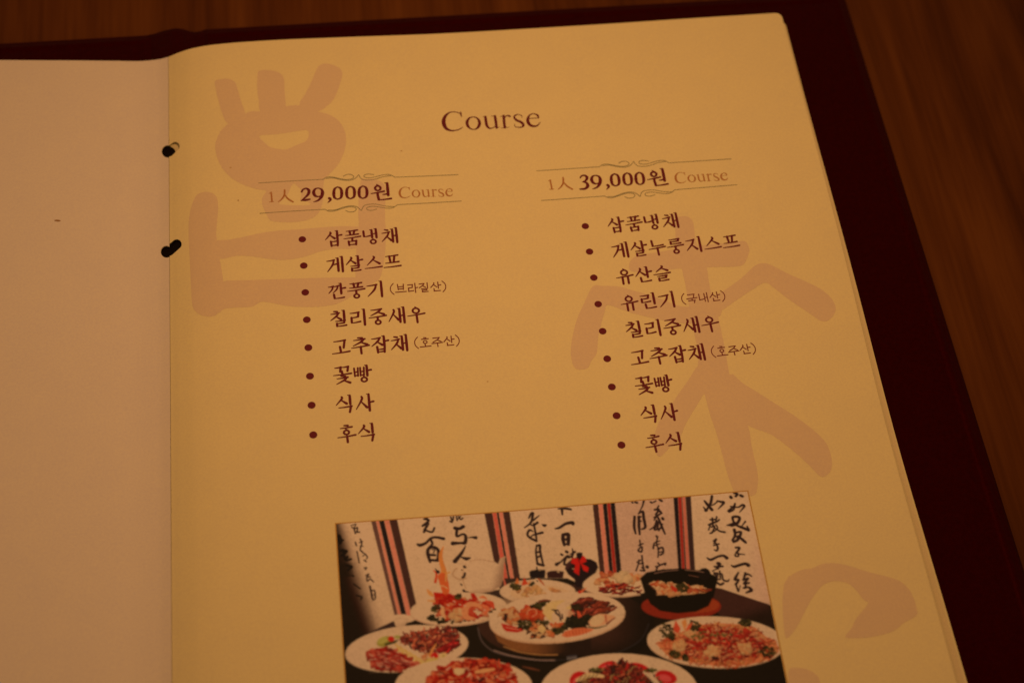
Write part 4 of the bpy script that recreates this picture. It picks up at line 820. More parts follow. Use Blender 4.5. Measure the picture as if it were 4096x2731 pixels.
 ('poly',(22,12,5),[(43.77,-217.03),(53.51,-214.72),(60.68,-211.86),(64.95,-212.5),(81.26,-206.22),(90.73,-204.94),(98.2,-202.33),(109.16,-203.35),(119.38,-209.69),(136.15,-208.92),(150.42,-210.31),(163.5,-216.49),(172.93,-220.86),(166.31,-302.26),(39.76,-289.59)]),
 ('poly',(56,25,15),[(149.85,-210.1),(151.6,-210.6),(163.65,-216.52),(164.64,-223.44),(150.22,-219.44),(147.91,-215.34)]),
 ('grad',(22,12,5),[(148.88,-209.79),(166.04,-216.28),(165.46,-224.38),(146.87,-221.24)],(156.89,-216.23),(158.01,-221.07),0,0.8),
 ('poly',(46,24,18),[(54.05,-214.39),(60.13,-211.93),(60.92,-214.15),(55.51,-215.32)]),
 ('poly',(48,27,17),[(79.17,-205.16),(92.36,-205.08),(91.63,-201.74),(98.75,-202.38),(97.99,-204.1),(92.14,-207.14),(80.72,-206.18)]),
 ('poly',(50,23,12),[(130.05,-218.47),(129.39,-220.35),(128.04,-222.09),(126.04,-223.65),(123.46,-224.97),(120.37,-226.03),(116.88,-226.79),(113.08,-227.23),(109.08,-227.33),(105.01,-227.1),(100.99,-226.55),(97.12,-225.7),(93.53,-224.56),(90.32,-223.18),(87.59,-221.59),(85.41,-219.83),(83.87,-217.96),(83.0,-216.02),(82.83,-214.08),(83.38,-212.18),(84.64,-210.4),(86.56,-208.78),(89.11,-207.38),(92.19,-206.25),(95.71,-205.43),(99.58,-204.94),(103.66,-204.8),(107.83,-205.02),(111.96,-205.59),(115.92,-206.48),(119.58,-207.67),(122.83,-209.12),(125.57,-210.79),(127.72,-212.62),(129.2,-214.55),(129.99,-216.52)]),
 ('grad',(18,10,5),[(108.78,-206.3),(132.49,-210.95),(130.33,-224.75),(105.96,-228.1)],(117.15,-217.7),(128.88,-219.99),0,0.9),
 ('grad',(16,9,4),[(82.28,-217.96),(130.68,-222.48),(121.97,-229.65),(89.99,-226.61)],(106.98,-220.2),(106.57,-227.59),0,1),
 ('line',(70,46,34),[(82.94,-215.71),(83.71,-219.8),(87.13,-223.24),(93.36,-225.33)],0.386),
 ('line',(110,72,52),[(86.66,-222.63),(91.3,-224.57),(97.56,-226.28),(102.88,-226.9)],0.385),
 ('line',(36,24,18),[(102.88,-226.9),(116.94,-226.89),(126.11,-223.77),(129.71,-218.91)],0.334),
 ('poly',(112,56,22),[(87.12,-217.22),(88.0,-220.17),(92.02,-222.93),(98.3,-224.65),(104.19,-225.09),(112.05,-222.99),(112.52,-219.57),(96.23,-219.18)]),
 ('grad',(30,14,7),[(87.18,-216.65),(113.67,-219.11),(112.67,-226.48),(87.57,-224.13)],(93.83,-221.26),(107.61,-223.71),0,1),
 ('line',(140,80,34),[(89.45,-221.73),(93.56,-223.64),(98.81,-224.92),(103.61,-225.38)],0.331),
 ('poly',(210,154,102),[(81.64,-196.7),(83.46,-195.03),(87.9,-195.09),(90.19,-197.1),(90.43,-197.43),(91.28,-195.69),(92.8,-195.09),(92.11,-197.27),(91.41,-201.72),(90.39,-204.02),(87.94,-205.29),(84.61,-205.61),(82.19,-205.11),(80.67,-203.8),(80.19,-201.38),(80.59,-198.42)]),
 ('grad',(120,72,44),[(90.43,-197.43),(91.28,-195.69),(92.8,-195.09),(92.11,-197.27),(91.41,-201.72),(90.39,-204.02),(87.94,-205.29),(84.61,-205.61),(82.19,-205.11),(87.19,-201.96)],(87.19,-201.96),(91.43,-203.51),0,0.9),
 ('grad',(150,96,60),[(80.08,-202.57),(80.67,-203.8),(82.19,-205.11),(84.6,-205.73),(87.93,-205.41),(90.37,-204.14),(87.06,-203.14)],(84.25,-203.8),(84.32,-205.76),0,0.7),
 ('line',(160,104,62),[(81.64,-196.7),(80.59,-198.42),(80.19,-201.38),(80.83,-203.94)],0.286),
 ('line',(158,102,62),[(82.55,-195.87),(85.63,-195.57),(89.41,-196.62)],0.231),
 ('poly',(214,160,108),[(86.83,-199.53),(86.74,-200.05),(86.58,-200.54),(86.36,-200.99),(86.07,-201.4),(85.74,-201.74),(85.36,-202.0),(84.96,-202.19),(84.54,-202.29),(84.12,-202.3),(83.71,-202.22),(83.32,-202.05),(82.96,-201.81),(82.64,-201.48),(82.39,-201.09),(82.19,-200.65),(82.06,-200.17),(82.0,-199.66),(82.01,-199.14),(82.1,-198.62),(82.25,-198.13),(82.48,-197.67),(82.76,-197.26),(83.09,-196.92),(83.47,-196.65),(83.87,-196.46),(84.3,-196.36),(84.72,-196.35),(85.14,-196.43),(85.53,-196.59),(85.89,-196.85),(86.2,-197.17),(86.46,-197.57),(86.66,-198.01),(86.79,-198.5),(86.85,-199.01)]),
 ('line',(160,104,62),[(81.23,-200.87),(79.02,-200.99),(77.52,-199.38),(78.78,-197.68)],0.458),
 ('line',(40,20,14),[(80.97,-197.31),(81.19,-197.55)],0.706),
 ('line',(40,20,14),[(80.97,-199.37),(80.69,-200.21),(80.22,-200.56)],0.702),
 ('line',(40,20,14),[(80.09,-204.45),(80.53,-204.96),(81.2,-205.18)],0.697),
 ('poly',(24,14,11),[(98.78,-200.51),(99.37,-200.07),(101.19,-199.91),(103.31,-200.24),(103.36,-200.98),(102.94,-202.78),(98.88,-202.51)]),
 ('poly',(46,18,12),[(103.63,-201.22),(104.29,-200.76),(106.3,-200.71),(108.53,-201.25),(107.97,-203.25),(103.63,-202.84)]),
 ('line',(150,100,60),[(101.56,-200.16),(102.04,-200.31)],0.249),
 ('line',(160,110,66),[(106.74,-201.12),(107.02,-201.28)],0.415),
 ('line',(24,14,11),[(101.07,-199.25),(101.12,-200.12)],0.414),
 ('poly',(26,12,10),[(112.62,-196.07),(113.36,-195.81),(114.44,-196.02),(114.31,-197.0),(114.89,-197.93),(116.47,-198.19),(117.93,-199.31),(118.22,-200.86),(117.28,-202.51),(115.33,-203.63),(114.19,-204.6),(113.35,-206.46),(111.18,-206.25),(111.09,-203.87),(109.51,-202.21),(108.84,-200.41),(109.53,-198.95),(111.08,-197.79),(112.56,-197.27)]),
 ('grad',(70,32,24),[(108.84,-200.41),(109.53,-198.95),(111.08,-197.79),(112.28,-197.9),(111.2,-199.98),(109.67,-200.92)],(109.53,-198.95),(111.17,-200.2),0.8,0),
 ('line',(140,90,56),[(111.02,-200.62),(111.4,-200.76)],0.332),
 ('poly',(168,18,10),[(110.75,-198.85),(111.23,-197.47),(112.93,-197.57),(113.2,-198.53),(114.43,-196.9),(115.05,-197.51),(115.17,-198.83),(113.48,-199.44),(111.87,-199.5)]),
 ('poly',(168,18,10),[(112.12,-199.09),(113.27,-199.2),(112.53,-202.82),(111.19,-201.61)]),
 ('poly',(168,18,10),[(113.43,-199.1),(115.56,-200.72),(115.03,-202.13),(113.93,-201.33)]),
 ('line',(120,8,5),[(112.9,-197.74),(113.3,-199.31)],0.291),
 ('poly',(210,154,102),[(110.93,-207.58),(110.69,-208.19),(110.14,-208.76),(109.29,-209.26),(108.18,-209.68),(106.83,-210.0),(105.3,-210.22),(103.62,-210.33),(101.84,-210.33),(100.02,-210.22),(98.22,-209.99),(96.48,-209.67),(94.87,-209.25),(93.42,-208.76),(92.18,-208.2),(91.19,-207.59),(90.49,-206.95),(90.08,-206.29),(89.99,-205.65),(90.22,-205.03),(90.76,-204.46),(91.59,-203.95),(92.7,-203.51),(94.04,-203.18),(95.58,-202.95),(97.27,-202.83),(99.06,-202.82),(100.89,-202.94),(102.71,-203.16),(104.46,-203.49),(106.09,-203.92),(107.54,-204.43),(108.78,-205.0),(109.76,-205.62),(110.46,-206.27),(110.86,-206.93)]),
 ('poly',(182,122,74),[(109.13,-207.82),(108.95,-208.22),(108.53,-208.58),(107.89,-208.89),(107.03,-209.15),(105.98,-209.34),(104.79,-209.46),(103.48,-209.51),(102.09,-209.49),(100.67,-209.39),(99.26,-209.22),(97.9,-208.99),(96.63,-208.7),(95.49,-208.36),(94.52,-207.98),(93.74,-207.58),(93.18,-207.15),(92.86,-206.73),(92.78,-206.31),(92.95,-205.91),(93.36,-205.55),(94.01,-205.23),(94.86,-204.97),(95.9,-204.77),(97.1,-204.64),(98.42,-204.58),(99.81,-204.6),(101.23,-204.7),(102.66,-204.87),(104.02,-205.1),(105.3,-205.4),(106.44,-205.75),(107.41,-206.13),(108.19,-206.54),(108.74,-206.97),(109.06,-207.4)]),
 ('grad',(150,98,60),[(89.96,-206.95),(110.65,-208.86),(108.17,-210.98),(90.8,-209.38)],(97.58,-207.63),(97.34,-209.67),0,0.6),
 ('blobs',[(186,124,66),(190,130,70),(176,108,56)],[(94.06,-205.73),(98.83,-205.1),(105.53,-206.36),(107.26,-208.21),(100.37,-208.62),(94.65,-207.46)],26,(0.8,2.0),3),
 ('blobs',[(58,44,14),(70,56,18),(34,26,9)],[(92.55,-203.48),(94.37,-203.01),(95.78,-204.4),(95.45,-205.54),(93.75,-205.07)],26,(0.5,1.0),4),
 ('poly',(34,26,9),[(98.15,-204.2),(99.63,-203.27),(100.14,-203.96),(99.25,-204.83),(98.28,-204.74)]),
 ('poly',(178,80,30),[(94.49,-203.65),(95.29,-201.82),(95.85,-203.78)]),
 ('poly',(170,44,16),[(96.19,-204.23),(97.23,-201.99),(98.17,-203.99),(96.95,-204.41)]),
 ('poly',(180,90,36),[(97.76,-204.16),(99.1,-202.8),(98.32,-204.42)]),
 ('line',(210,154,102),[(100.6,-203.36),(101.45,-204.5),(102.63,-206.09),(104.02,-207.49),(106.24,-208.54)],[1.421,1.218,1.01,1.21,1.611]),
 ('line',(150,60,24),[(101.07,-202.77),(101.76,-203.58),(102.49,-204.81)],[0.285,0.609,0.243]),
 ('line',(30,18,10),[(100.68,-203.37),(100.75,-203.46)],0.405),
 ('blobs',[(150,94,56),(164,106,62),(140,86,50)],[(106.01,-207.25),(107.92,-207.64),(108.45,-209.59),(106.49,-209.61)],14,(0.6,1.2),5),
 ('poly',(210,154,102),[(132.01,-207.62),(131.77,-208.24),(131.25,-208.82),(130.47,-209.32),(129.44,-209.75),(128.22,-210.09),(126.82,-210.32),(125.3,-210.45),(123.69,-210.46),(122.05,-210.36),(120.43,-210.15),(118.87,-209.84),(117.43,-209.43),(116.14,-208.94),(115.04,-208.38),(114.17,-207.77),(113.56,-207.13),(113.21,-206.47),(113.16,-205.83),(113.39,-205.2),(113.89,-204.63),(114.67,-204.12),(115.68,-203.68),(116.91,-203.34),(118.31,-203.1),(119.84,-202.97),(121.46,-202.95),(123.11,-203.05),(124.75,-203.26),(126.31,-203.58),(127.77,-204.0),(129.07,-204.49),(130.16,-205.06),(131.03,-205.67),(131.64,-206.32),(131.97,-206.97)]),
 ('poly',(186,128,78),[(130.3,-207.16),(130.12,-207.6),(129.7,-208.0),(129.07,-208.35),(128.25,-208.65),(127.26,-208.88),(126.13,-209.03),(124.89,-209.11),(123.58,-209.1),(122.25,-209.01),(120.92,-208.85),(119.65,-208.61),(118.47,-208.3),(117.41,-207.94),(116.51,-207.53),(115.8,-207.09),(115.29,-206.63),(115.0,-206.16),(114.95,-205.7),(115.13,-205.26),(115.53,-204.85),(116.15,-204.5),(116.97,-204.2),(117.97,-203.97),(119.1,-203.81),(120.34,-203.73),(121.66,-203.74),(123.0,-203.82),(124.33,-203.99),(125.61,-204.23),(126.8,-204.54),(127.86,-204.9),(128.76,-205.32),(129.47,-205.76),(129.97,-206.23),(130.25,-206.7)]),
 ('line',(150,96,60),[(112.93,-206.86),(116.02,-208.67),(119.78,-209.83),(124.62,-210.33),(128.61,-210.25)],0.282),
 ('blobs',[(180,96,50),(190,120,66),(150,50,22),(196,134,84),(170,76,36)],[(116.56,-204.82),(118.78,-203.31),(123.86,-202.92),(129.81,-203.49),(129.09,-206.88),(124.19,-207.49),(117.57,-206.21)],46,(0.8,2.2),6),
 ('blobs',[(198,140,88),(202,144,92)],[(123.31,-203.95),(125.44,-203.07),(126.7,-204.06),(126.02,-205.94),(123.62,-205.92)],16,(1.4,2.4),7),
 ('strands',[(110,22,14),(140,30,16),(80,18,12),(160,60,30)],[(117.36,-207.49),(120.26,-206.49),(124.21,-206.44),(128.99,-207.75),(128.76,-209.21),(123.78,-209.37),(118.96,-208.7)],70,(2,4),(0.4,0.7),8,0,0.6),
 ('poly',(210,154,102),[(91.57,-210.03),(91.33,-210.87),(90.69,-211.69),(89.67,-212.45),(88.3,-213.13),(86.63,-213.71),(84.71,-214.18),(82.59,-214.51),(80.34,-214.71),(78.04,-214.77),(75.73,-214.68),(73.5,-214.45),(71.42,-214.08),(69.54,-213.58),(67.92,-212.98),(66.61,-212.28),(65.64,-211.5),(65.06,-210.68),(64.87,-209.83),(65.08,-208.99),(65.69,-208.17),(66.68,-207.4),(68.03,-206.7),(69.68,-206.11),(71.6,-205.62),(73.73,-205.27),(75.99,-205.05),(78.32,-204.99),(80.65,-205.08),(82.91,-205.31),(85.02,-205.69),(86.92,-206.2),(88.56,-206.83),(89.88,-207.55),(90.83,-208.34),(91.4,-209.17)]),
 ('poly',(186,126,80),[(89.64,-209.73),(89.44,-210.38),(88.91,-211.0),(88.06,-211.58),(86.93,-212.1),(85.54,-212.54),(83.93,-212.9),(82.17,-213.16),(80.29,-213.31),(78.37,-213.35),(76.44,-213.28),(74.58,-213.1),(72.84,-212.82),(71.27,-212.44),(69.92,-211.98),(68.82,-211.44),(68.02,-210.85),(67.53,-210.22),(67.37,-209.58),(67.55,-208.93),(68.06,-208.31),(68.89,-207.72),(70.01,-207.19),(71.39,-206.74),(72.99,-206.37),(74.76,-206.1),(76.64,-205.94),(78.59,-205.89),(80.53,-205.96),(82.41,-206.14),(84.17,-206.43),(85.75,-206.82),(87.11,-207.3),(88.21,-207.84),(89.01,-208.44),(89.49,-209.08)]),
 ('line',(168,108,68),[(65.57,-211.39),(68.67,-213.09),(75.04,-214.48),(81.55,-214.43),(88.25,-212.67)],0.334),
 ('blobs',[(34,26,9),(58,44,14),(26,20,8)],[(69.32,-211.96),(71.14,-210.87),(76.7,-213.18),(84.45,-212.79),(89.26,-209.46),(88.55,-210.65),(83.47,-212.91),(76.65,-213.79),(71.88,-213.41)],70,(0.5,1.0),9),
 ('poly',(156,18,6),[(71.71,-204.26),(73.62,-204.62),(76.3,-205.04),(78.3,-206.46),(81.11,-207.52),(81.97,-208.64),(79.52,-209.89),(77.03,-209.69),(74.4,-208.86),(72.02,-207.42)]),
 ('poly',(150,16,6),[(81.9,-205.39),(82.96,-205.48),(83.84,-207.33),(83.48,-208.97),(82.33,-208.88)]),
 ('blobs',[(160,22,8),(172,40,16),(180,70,34),(150,14,6),(190,100,56),(176,52,22)],[(72.18,-205.55),(77.39,-205.76),(83.07,-207.27),(86.44,-208.59),(87.42,-210.34),(85.47,-212.25),(80.56,-213.08),(74.85,-212.41),(72.17,-210.13)],120,(0.8,2.0),10),
 ('blobs',[(196,132,76),(190,112,58),(194,124,70)],[(75.78,-210.63),(77.8,-209.75),(79.19,-211.32),(77.87,-213.07),(76.0,-212.5)],14,(1.2,2.0),11),
 ('line',(190,96,50),[(82.31,-213.02),(80.24,-212.44),(79.85,-210.54),(81.18,-208.78),(83.29,-208.96),(84.53,-210.1)],[0.596,1.591,1.793,1.599,1.2,0.599]),
 ('line',(160,50,24),[(82.22,-211.98),(81.13,-211.27),(81.42,-210.26),(82.78,-210.16)],[0.199,0.518,0.52,0.24]),
 ('line',(184,76,38),[(84.45,-209.05),(85.88,-210.21),(85.33,-211.83)],[0.601,1.398,0.796]),
 ('line',(176,50,22),[(85.9,-208.13),(87.38,-208.88),(87.8,-210.38)],[0.521,1.202,0.52]),
 ('line',(182,84,40),[(84.27,-206.95),(85.26,-206.82),(86.17,-207.42)],[0.402,0.883,0.402]),
 ('line',(192,110,60),[(74.0,-209.03),(73.68,-210.46),(74.3,-212.16)],[0.599,1.195,0.515]),
 ('line',(200,120,80),[(77.05,-207.4),(77.45,-207.64)],0.28),
 ('line',(200,120,80),[(78.5,-208.46),(78.9,-208.7)],0.279),
 ('line',(200,120,80),[(82.98,-210.18),(83.38,-210.42)],0.28),
 ('line',(200,120,80),[(85.07,-210.56),(85.47,-210.8)],0.279),
 ('line',(200,120,80),[(79.81,-208.88),(80.22,-209.12)],0.28),
 ('line',(200,120,80),[(75.22,-208.3),(75.63,-208.54)],0.279),
 ('blobs',[(58,44,14),(78,62,22),(34,26,9)],[(70.71,-209.18),(72.15,-208.13),(73.47,-208.53),(73.07,-209.95),(71.4,-210.54)],30,(0.35,0.8),12),
 ('blobs',[(58,44,14),(78,62,22),(34,26,9)],[(77.63,-206.19),(78.58,-205.5),(79.45,-205.76),(79.18,-206.71),(78.08,-207.1)],30,(0.35,0.8),12),
 ('line',(186,92,34),[(75.8,-190.68),(74.79,-193.02),(74.76,-195.63),(75.16,-197.83),(74.97,-199.97)],[0.167,1.041,1.242,1.447,2.262]),
 ('line',(178,66,24),[(74.57,-199.94),(74.97,-202.12),(75.17,-204.27)],[2.468,2.459,2.043]),
 ('line',(188,104,44),[(76.86,-198.72),(75.83,-199.18),(75.44,-201.3)],[0.33,0.537,0.411]),
 ('line',(170,50,18),[(72.38,-197.83),(73.08,-198.96),(72.58,-201.29)],[0.289,0.618,0.82]),
 ('line',(40,20,14),[(72.83,-197.21),(73.17,-197.89),(73.53,-198.35)],[0.192,0.448,1.087]),
 ('line',(190,100,42),[(70.12,-203.44),(70.82,-204.56),(71.35,-205.24)],[0.326,1.223,0.817]),
 ('line',(188,104,48),[(70.05,-206.62),(71.59,-206.96)],[0.406,0.892]),
 ('line',(196,120,66),[(73.17,-202.4),(74.72,-202.74),(75.64,-203.46)],0.246),
 ('poly',(210,154,102),[(60.24,-210.4),(61.23,-210.06),(63.51,-210.21),(64.14,-210.72),(64.2,-211.24),(64.84,-211.6),(64.87,-212.42),(63.7,-212.74),(62.84,-213.9),(60.92,-214.15),(60.47,-212.47)]),
 ('grad',(150,98,62),[(60.47,-212.47),(64.89,-212.22),(63.69,-212.84),(62.84,-213.9),(60.91,-214.25)],(62.04,-211.99),(62.44,-214.27),0,0.8),
 ('line',(160,106,66),[(60.56,-211.25),(62.47,-211.3),(64.54,-211.78)],0.158),
 ('poly',(116,26,10),[(150.45,-215.78),(150.16,-216.45),(149.54,-217.06),(148.62,-217.6),(147.43,-218.05),(145.99,-218.4),(144.35,-218.64),(142.57,-218.76),(140.69,-218.75),(138.78,-218.63),(136.89,-218.38),(135.07,-218.02),(133.38,-217.57),(131.88,-217.02),(130.6,-216.41),(129.59,-215.74),(128.88,-215.04),(128.49,-214.33),(128.42,-213.63),(128.69,-212.96),(129.29,-212.34),(130.2,-211.79),(131.39,-211.33),(132.83,-210.97),(134.47,-210.73),(136.26,-210.6),(138.16,-210.61),(140.09,-210.73),(142.0,-210.98),(143.83,-211.34),(145.53,-211.81),(147.04,-212.36),(148.32,-212.98),(149.32,-213.66),(150.02,-214.36),(150.4,-215.08)]),
 ('poly',(130,40,14),[(150.07,-215.39),(149.9,-215.78),(149.54,-216.14),(148.99,-216.46),(148.28,-216.73),(147.42,-216.93),(146.45,-217.07),(145.39,-217.14),(144.27,-217.14),(143.13,-217.06),(142.0,-216.91),(140.92,-216.7),(139.92,-216.43),(139.02,-216.11),(138.26,-215.75),(137.67,-215.35),(137.24,-214.94),(137.01,-214.52),(136.98,-214.1),(137.14,-213.71),(137.5,-213.35),(138.05,-213.03),(138.76,-212.76),(139.61,-212.55),(140.59,-212.41),(141.65,-212.34),(142.78,-212.34),(143.92,-212.42),(145.06,-212.56),(146.14,-212.78),(147.15,-213.05),(148.05,-213.38),(148.81,-213.74),(149.4,-214.14),(149.82,-214.56),(150.05,-214.97)]),
 ('poly',(16,9,4),[(129.36,-205.27),(131.4,-203.66),(135.95,-203.19),(141.52,-203.43),(147.47,-204.74),(150.51,-206.6),(150.78,-208.25),(148.91,-212.55),(147.03,-215.32),(143.19,-216.72),(138.22,-216.7),(133.44,-215.47),(131.04,-213.17),(129.94,-209.51)]),
 ('poly',(20,11,6),[(149.24,-205.88),(149.16,-206.18),(149.03,-206.47),(148.85,-206.74),(148.63,-206.98),(148.37,-207.18),(148.09,-207.33),(147.79,-207.43),(147.48,-207.48),(147.17,-207.48),(146.87,-207.42),(146.58,-207.31),(146.33,-207.16),(146.11,-206.95),(145.93,-206.71),(145.79,-206.44),(145.71,-206.15),(145.68,-205.84),(145.71,-205.53),(145.79,-205.22),(145.92,-204.93),(146.1,-204.66),(146.32,-204.43),(146.57,-204.23),(146.86,-204.07),(147.16,-203.97),(147.47,-203.92),(147.78,-203.92),(148.09,-203.98),(148.37,-204.09),(148.62,-204.25),(148.85,-204.45),(149.03,-204.69),(149.16,-204.96),(149.24,-205.26),(149.27,-205.56)]),
 ('line',(110,66,44),[(133.58,-204.18),(136.96,-203.84),(140.29,-203.82)],0.214),
 ('line',(120,72,46),[(142.34,-204.02),(144.75,-204.48),(147.34,-205.18)],0.193),
 ('line',(96,50,30),[(143.1,-205.66),(145.66,-206.47)],0.192),
 ('poly',(184,116,66),[(131.58,-207.12),(133.1,-206.5),(134.66,-206.98),(136.14,-207.89),(138.02,-207.63),(139.28,-208.63),(141.0,-208.14),(142.9,-208.98),(144.98,-208.75),(146.65,-209.68),(148.33,-210.61),(146.19,-211.16),(142.48,-211.45),(138.44,-211.27),(133.68,-210.59),(133.29,-209.14),(132.26,-207.95)]),
 ('blobs',[(198,134,82),(190,118,64),(180,90,44),(194,128,76),(160,56,24)],[(131.58,-207.12),(133.1,-206.5),(134.66,-206.98),(136.14,-207.89),(138.02,-207.63),(139.28,-208.63),(141.0,-208.14),(142.9,-208.98),(144.98,-208.75),(146.65,-209.68),(148.33,-210.61),(146.19,-211.16),(142.48,-211.45),(138.44,-211.27),(133.68,-210.59),(133.29,-209.14),(132.26,-207.95)],60,(0.8,1.8),13),
 ('blobs',[(58,44,14),(48,38,12)],[(138.88,-208.59),(141.01,-208.03),(142.22,-209.35),(141.64,-210.39),(139.87,-210.0)],24,(0.6,1.2),14),
 ('line',(160,34,14),[(137.84,-208.71),(138.5,-209.65),(138.63,-210.09)],[0.838,1.253,0.628]),
 ('line',(150,56,24),[(142.37,-208.49),(143.31,-210.12),(144.61,-210.9)],[0.294,0.545,0.251]),
 ('strands',[(170,80,34),(120,40,18)],[(144.76,-210.04),(148.39,-210.28),(146.61,-211.09)],14,(2,4),(0.3,0.5),15,-0.3,0.4),
 ('line',(40,22,14),[(130.96,-207.17),(132.06,-207.93),(133.06,-209.34),(133.28,-210.55)],[0.21,0.334,0.334,0.292]),
 ('poly',(176,116,72),[(123.78,-215.06),(123.41,-216.31),(122.48,-217.51),(121.02,-218.64),(119.08,-219.65),(116.71,-220.52),(113.99,-221.22),(111.01,-221.73),(107.85,-222.03),(104.61,-222.13),(101.38,-222.01),(98.25,-221.69),(95.33,-221.17),(92.69,-220.47),(90.42,-219.6),(88.59,-218.6),(87.24,-217.49),(86.42,-216.29),(86.17,-215.06),(86.48,-213.81),(87.35,-212.6),(88.76,-211.45),(90.67,-210.41),(93.02,-209.5),(95.73,-208.76),(98.74,-208.22),(101.94,-207.89),(105.23,-207.78),(108.52,-207.89),(111.7,-208.22),(114.67,-208.77),(117.34,-209.5),(119.63,-210.4),(121.47,-211.44),(122.79,-212.59),(123.57,-213.81)]),
 ('poly',(210,154,102),[(123.7,-214.47),(123.33,-215.7),(122.41,-216.88),(120.95,-217.99),(119.01,-218.99),(116.65,-219.85),(113.94,-220.54),(110.97,-221.04),(107.81,-221.34),(104.58,-221.44),(101.35,-221.32),(98.23,-221.01),(95.32,-220.49),(92.69,-219.8),(90.42,-218.95),(88.59,-217.96),(87.24,-216.87),(86.43,-215.69),(86.18,-214.47),(86.49,-213.25),(87.36,-212.05),(88.76,-210.92),(90.67,-209.89),(93.01,-209.0),(95.72,-208.27),(98.71,-207.74),(101.9,-207.41),(105.19,-207.3),(108.47,-207.41),(111.64,-207.74),(114.61,-208.27),(117.27,-208.99),(119.56,-209.88),(121.39,-210.9),(122.71,-212.03),(123.49,-213.24)]),
 ('poly',(188,130,82),[(122.67,-214.39),(122.34,-215.45),(121.48,-216.49),(120.14,-217.45),(118.36,-218.32),(116.18,-219.06),(113.67,-219.66),(110.92,-220.1),(108.0,-220.36),(105.01,-220.45),(102.02,-220.35),(99.14,-220.07),(96.43,-219.62),(94.0,-219.02),(91.9,-218.28),(90.21,-217.42),(88.96,-216.46),(88.21,-215.44),(87.97,-214.38),(88.26,-213.31),(89.07,-212.27),(90.37,-211.29),(92.13,-210.4),(94.29,-209.63),(96.8,-209.0),(99.56,-208.54),(102.51,-208.25),(105.54,-208.16),(108.57,-208.26),(111.5,-208.54),(114.24,-209.0),(116.71,-209.63),(118.82,-210.4),(120.52,-211.29),(121.75,-212.27),(122.47,-213.31)]),
 ('poly',(196,138,90),[(122.68,-213.19),(122.38,-214.07),(121.58,-214.94),(120.32,-215.74),(118.63,-216.46),(116.58,-217.08),(114.21,-217.58),(111.61,-217.95),(108.85,-218.17),(106.02,-218.24),(103.19,-218.15),(100.46,-217.92),(97.91,-217.55),(95.6,-217.04),(93.62,-216.43),(92.01,-215.71),(90.83,-214.91),(90.12,-214.06),(89.9,-213.18),(90.17,-212.29),(90.93,-211.42),(92.16,-210.6),(93.82,-209.86),(95.86,-209.22),(98.22,-208.7),(100.83,-208.32),(103.61,-208.08),(106.48,-208.01),(109.34,-208.09),(112.1,-208.32),(114.69,-208.71),(117.02,-209.23),(119.02,-209.87),(120.63,-210.61),(121.8,-211.43),(122.49,-212.29)]),
 ('blobs',[(188,120,66),(180,92,44),(150,60,26),(194,130,76)],[(89.24,-212.41),(90.74,-211.08),(93.5,-210.7),(94.81,-212.9),(93.76,-215.29),(90.89,-215.03)],50,(0.8,1.8),16),
 ('poly',(44,20,12),[(90.63,-212.11),(91.55,-212.61),(90.92,-214.82),(90.03,-214.13)]),
 ('poly',(160,24,10),[(89.36,-214.9),(90.85,-215.44),(92.88,-216.24),(95.13,-216.85),(95.23,-217.68),(93.45,-218.03),(90.62,-217.47),(89.76,-216.57)]),
 ('line',(196,96,60),[(90.57,-216.24),(92.43,-216.81),(93.94,-217.15)],0.238),
 ('blobs',[(34,26,9),(58,44,14),(70,56,22),(40,32,12)],[(94.24,-214.5),(95.87,-213.82),(101.24,-214.32),(102.76,-216.12),(101.27,-217.22),(96.54,-218.01),(94.39,-216.58)],110,(0.5,1.1),17),
 ('blobs',[(178,56,22),(184,74,32),(168,40,14)],[(94.78,-213.1),(96.1,-211.77),(98.75,-210.76),(99.97,-211.92),(101.55,-213.31),(100.23,-214.64),(96.96,-214.44)],40,(1.2,2.4),18),
 ('line',(196,104,60),[(96.73,-213.07),(97.26,-211.88),(99.03,-211.62),(99.46,-212.91),(98.19,-213.83)],0.24),
 ('line',(150,30,10),[(97.5,-213.15),(98.5,-212.82),(98.81,-213.47)],0.24),
 ('blobs',[(34,26,9),(58,44,14),(64,52,18)],[(97.98,-210.69),(100.24,-209.65),(103.6,-209.34),(102.05,-210.86),(100.74,-211.99)],46,(0.5,1.1),19),
 ('line',(100,36,20),[(100.23,-209.75),(101.85,-209.28),(103.77,-209.52)],[0.241,0.603,0.201]),
 ('poly',(194,128,66),[(101.03,-212.85),(102.05,-210.86),(103.93,-209.79),(107.07,-209.66),(108.73,-210.45),(109.73,-211.8),(108.44,-214.18),(106.89,-215.69),(104.29,-216.26),(102.67,-215.28)]),
 ('line',(210,154,102),[(106.01,-211.86),(108.32,-210.62),(110.71,-208.75),(112.18,-208.05)],[1.806,1.807,1.126,1.013]),
 ('poly',(210,154,102),[(103.69,-213.31),(105.33,-212.63),(107.72,-212.24),(109.18,-213.0),(107.95,-214.96),(104.87,-216.32),(103.44,-215.36)]),
 ('grad',(160,90,50),[(106.33,-213.97),(109.23,-212.59),(109.4,-214.27),(107.03,-216.11)],(107.1,-214.05),(109.02,-214.23),0,0.9),
 ('line',(160,26,12),[(112.01,-207.82),(112.83,-207.59)],[0.89,0.607]),
 ('line',(178,66,28),[(112.62,-207.67),(114.13,-206.65)],[0.689,0.122]),
 ('line',(40,20,16),[(103.72,-212.27),(105.33,-212.63)],[0.321,0.56]),
 ('line',(40,20,16),[(104.7,-212.99),(105.34,-214.09)],[0.32,0.558]),
 ('line',(40,20,16),[(105.66,-213.08),(105.74,-215.57)],[0.321,0.559]),
 ('line',(40,20,16),[(106.36,-213.77),(106.3,-215.01)],[0.319,0.557]),
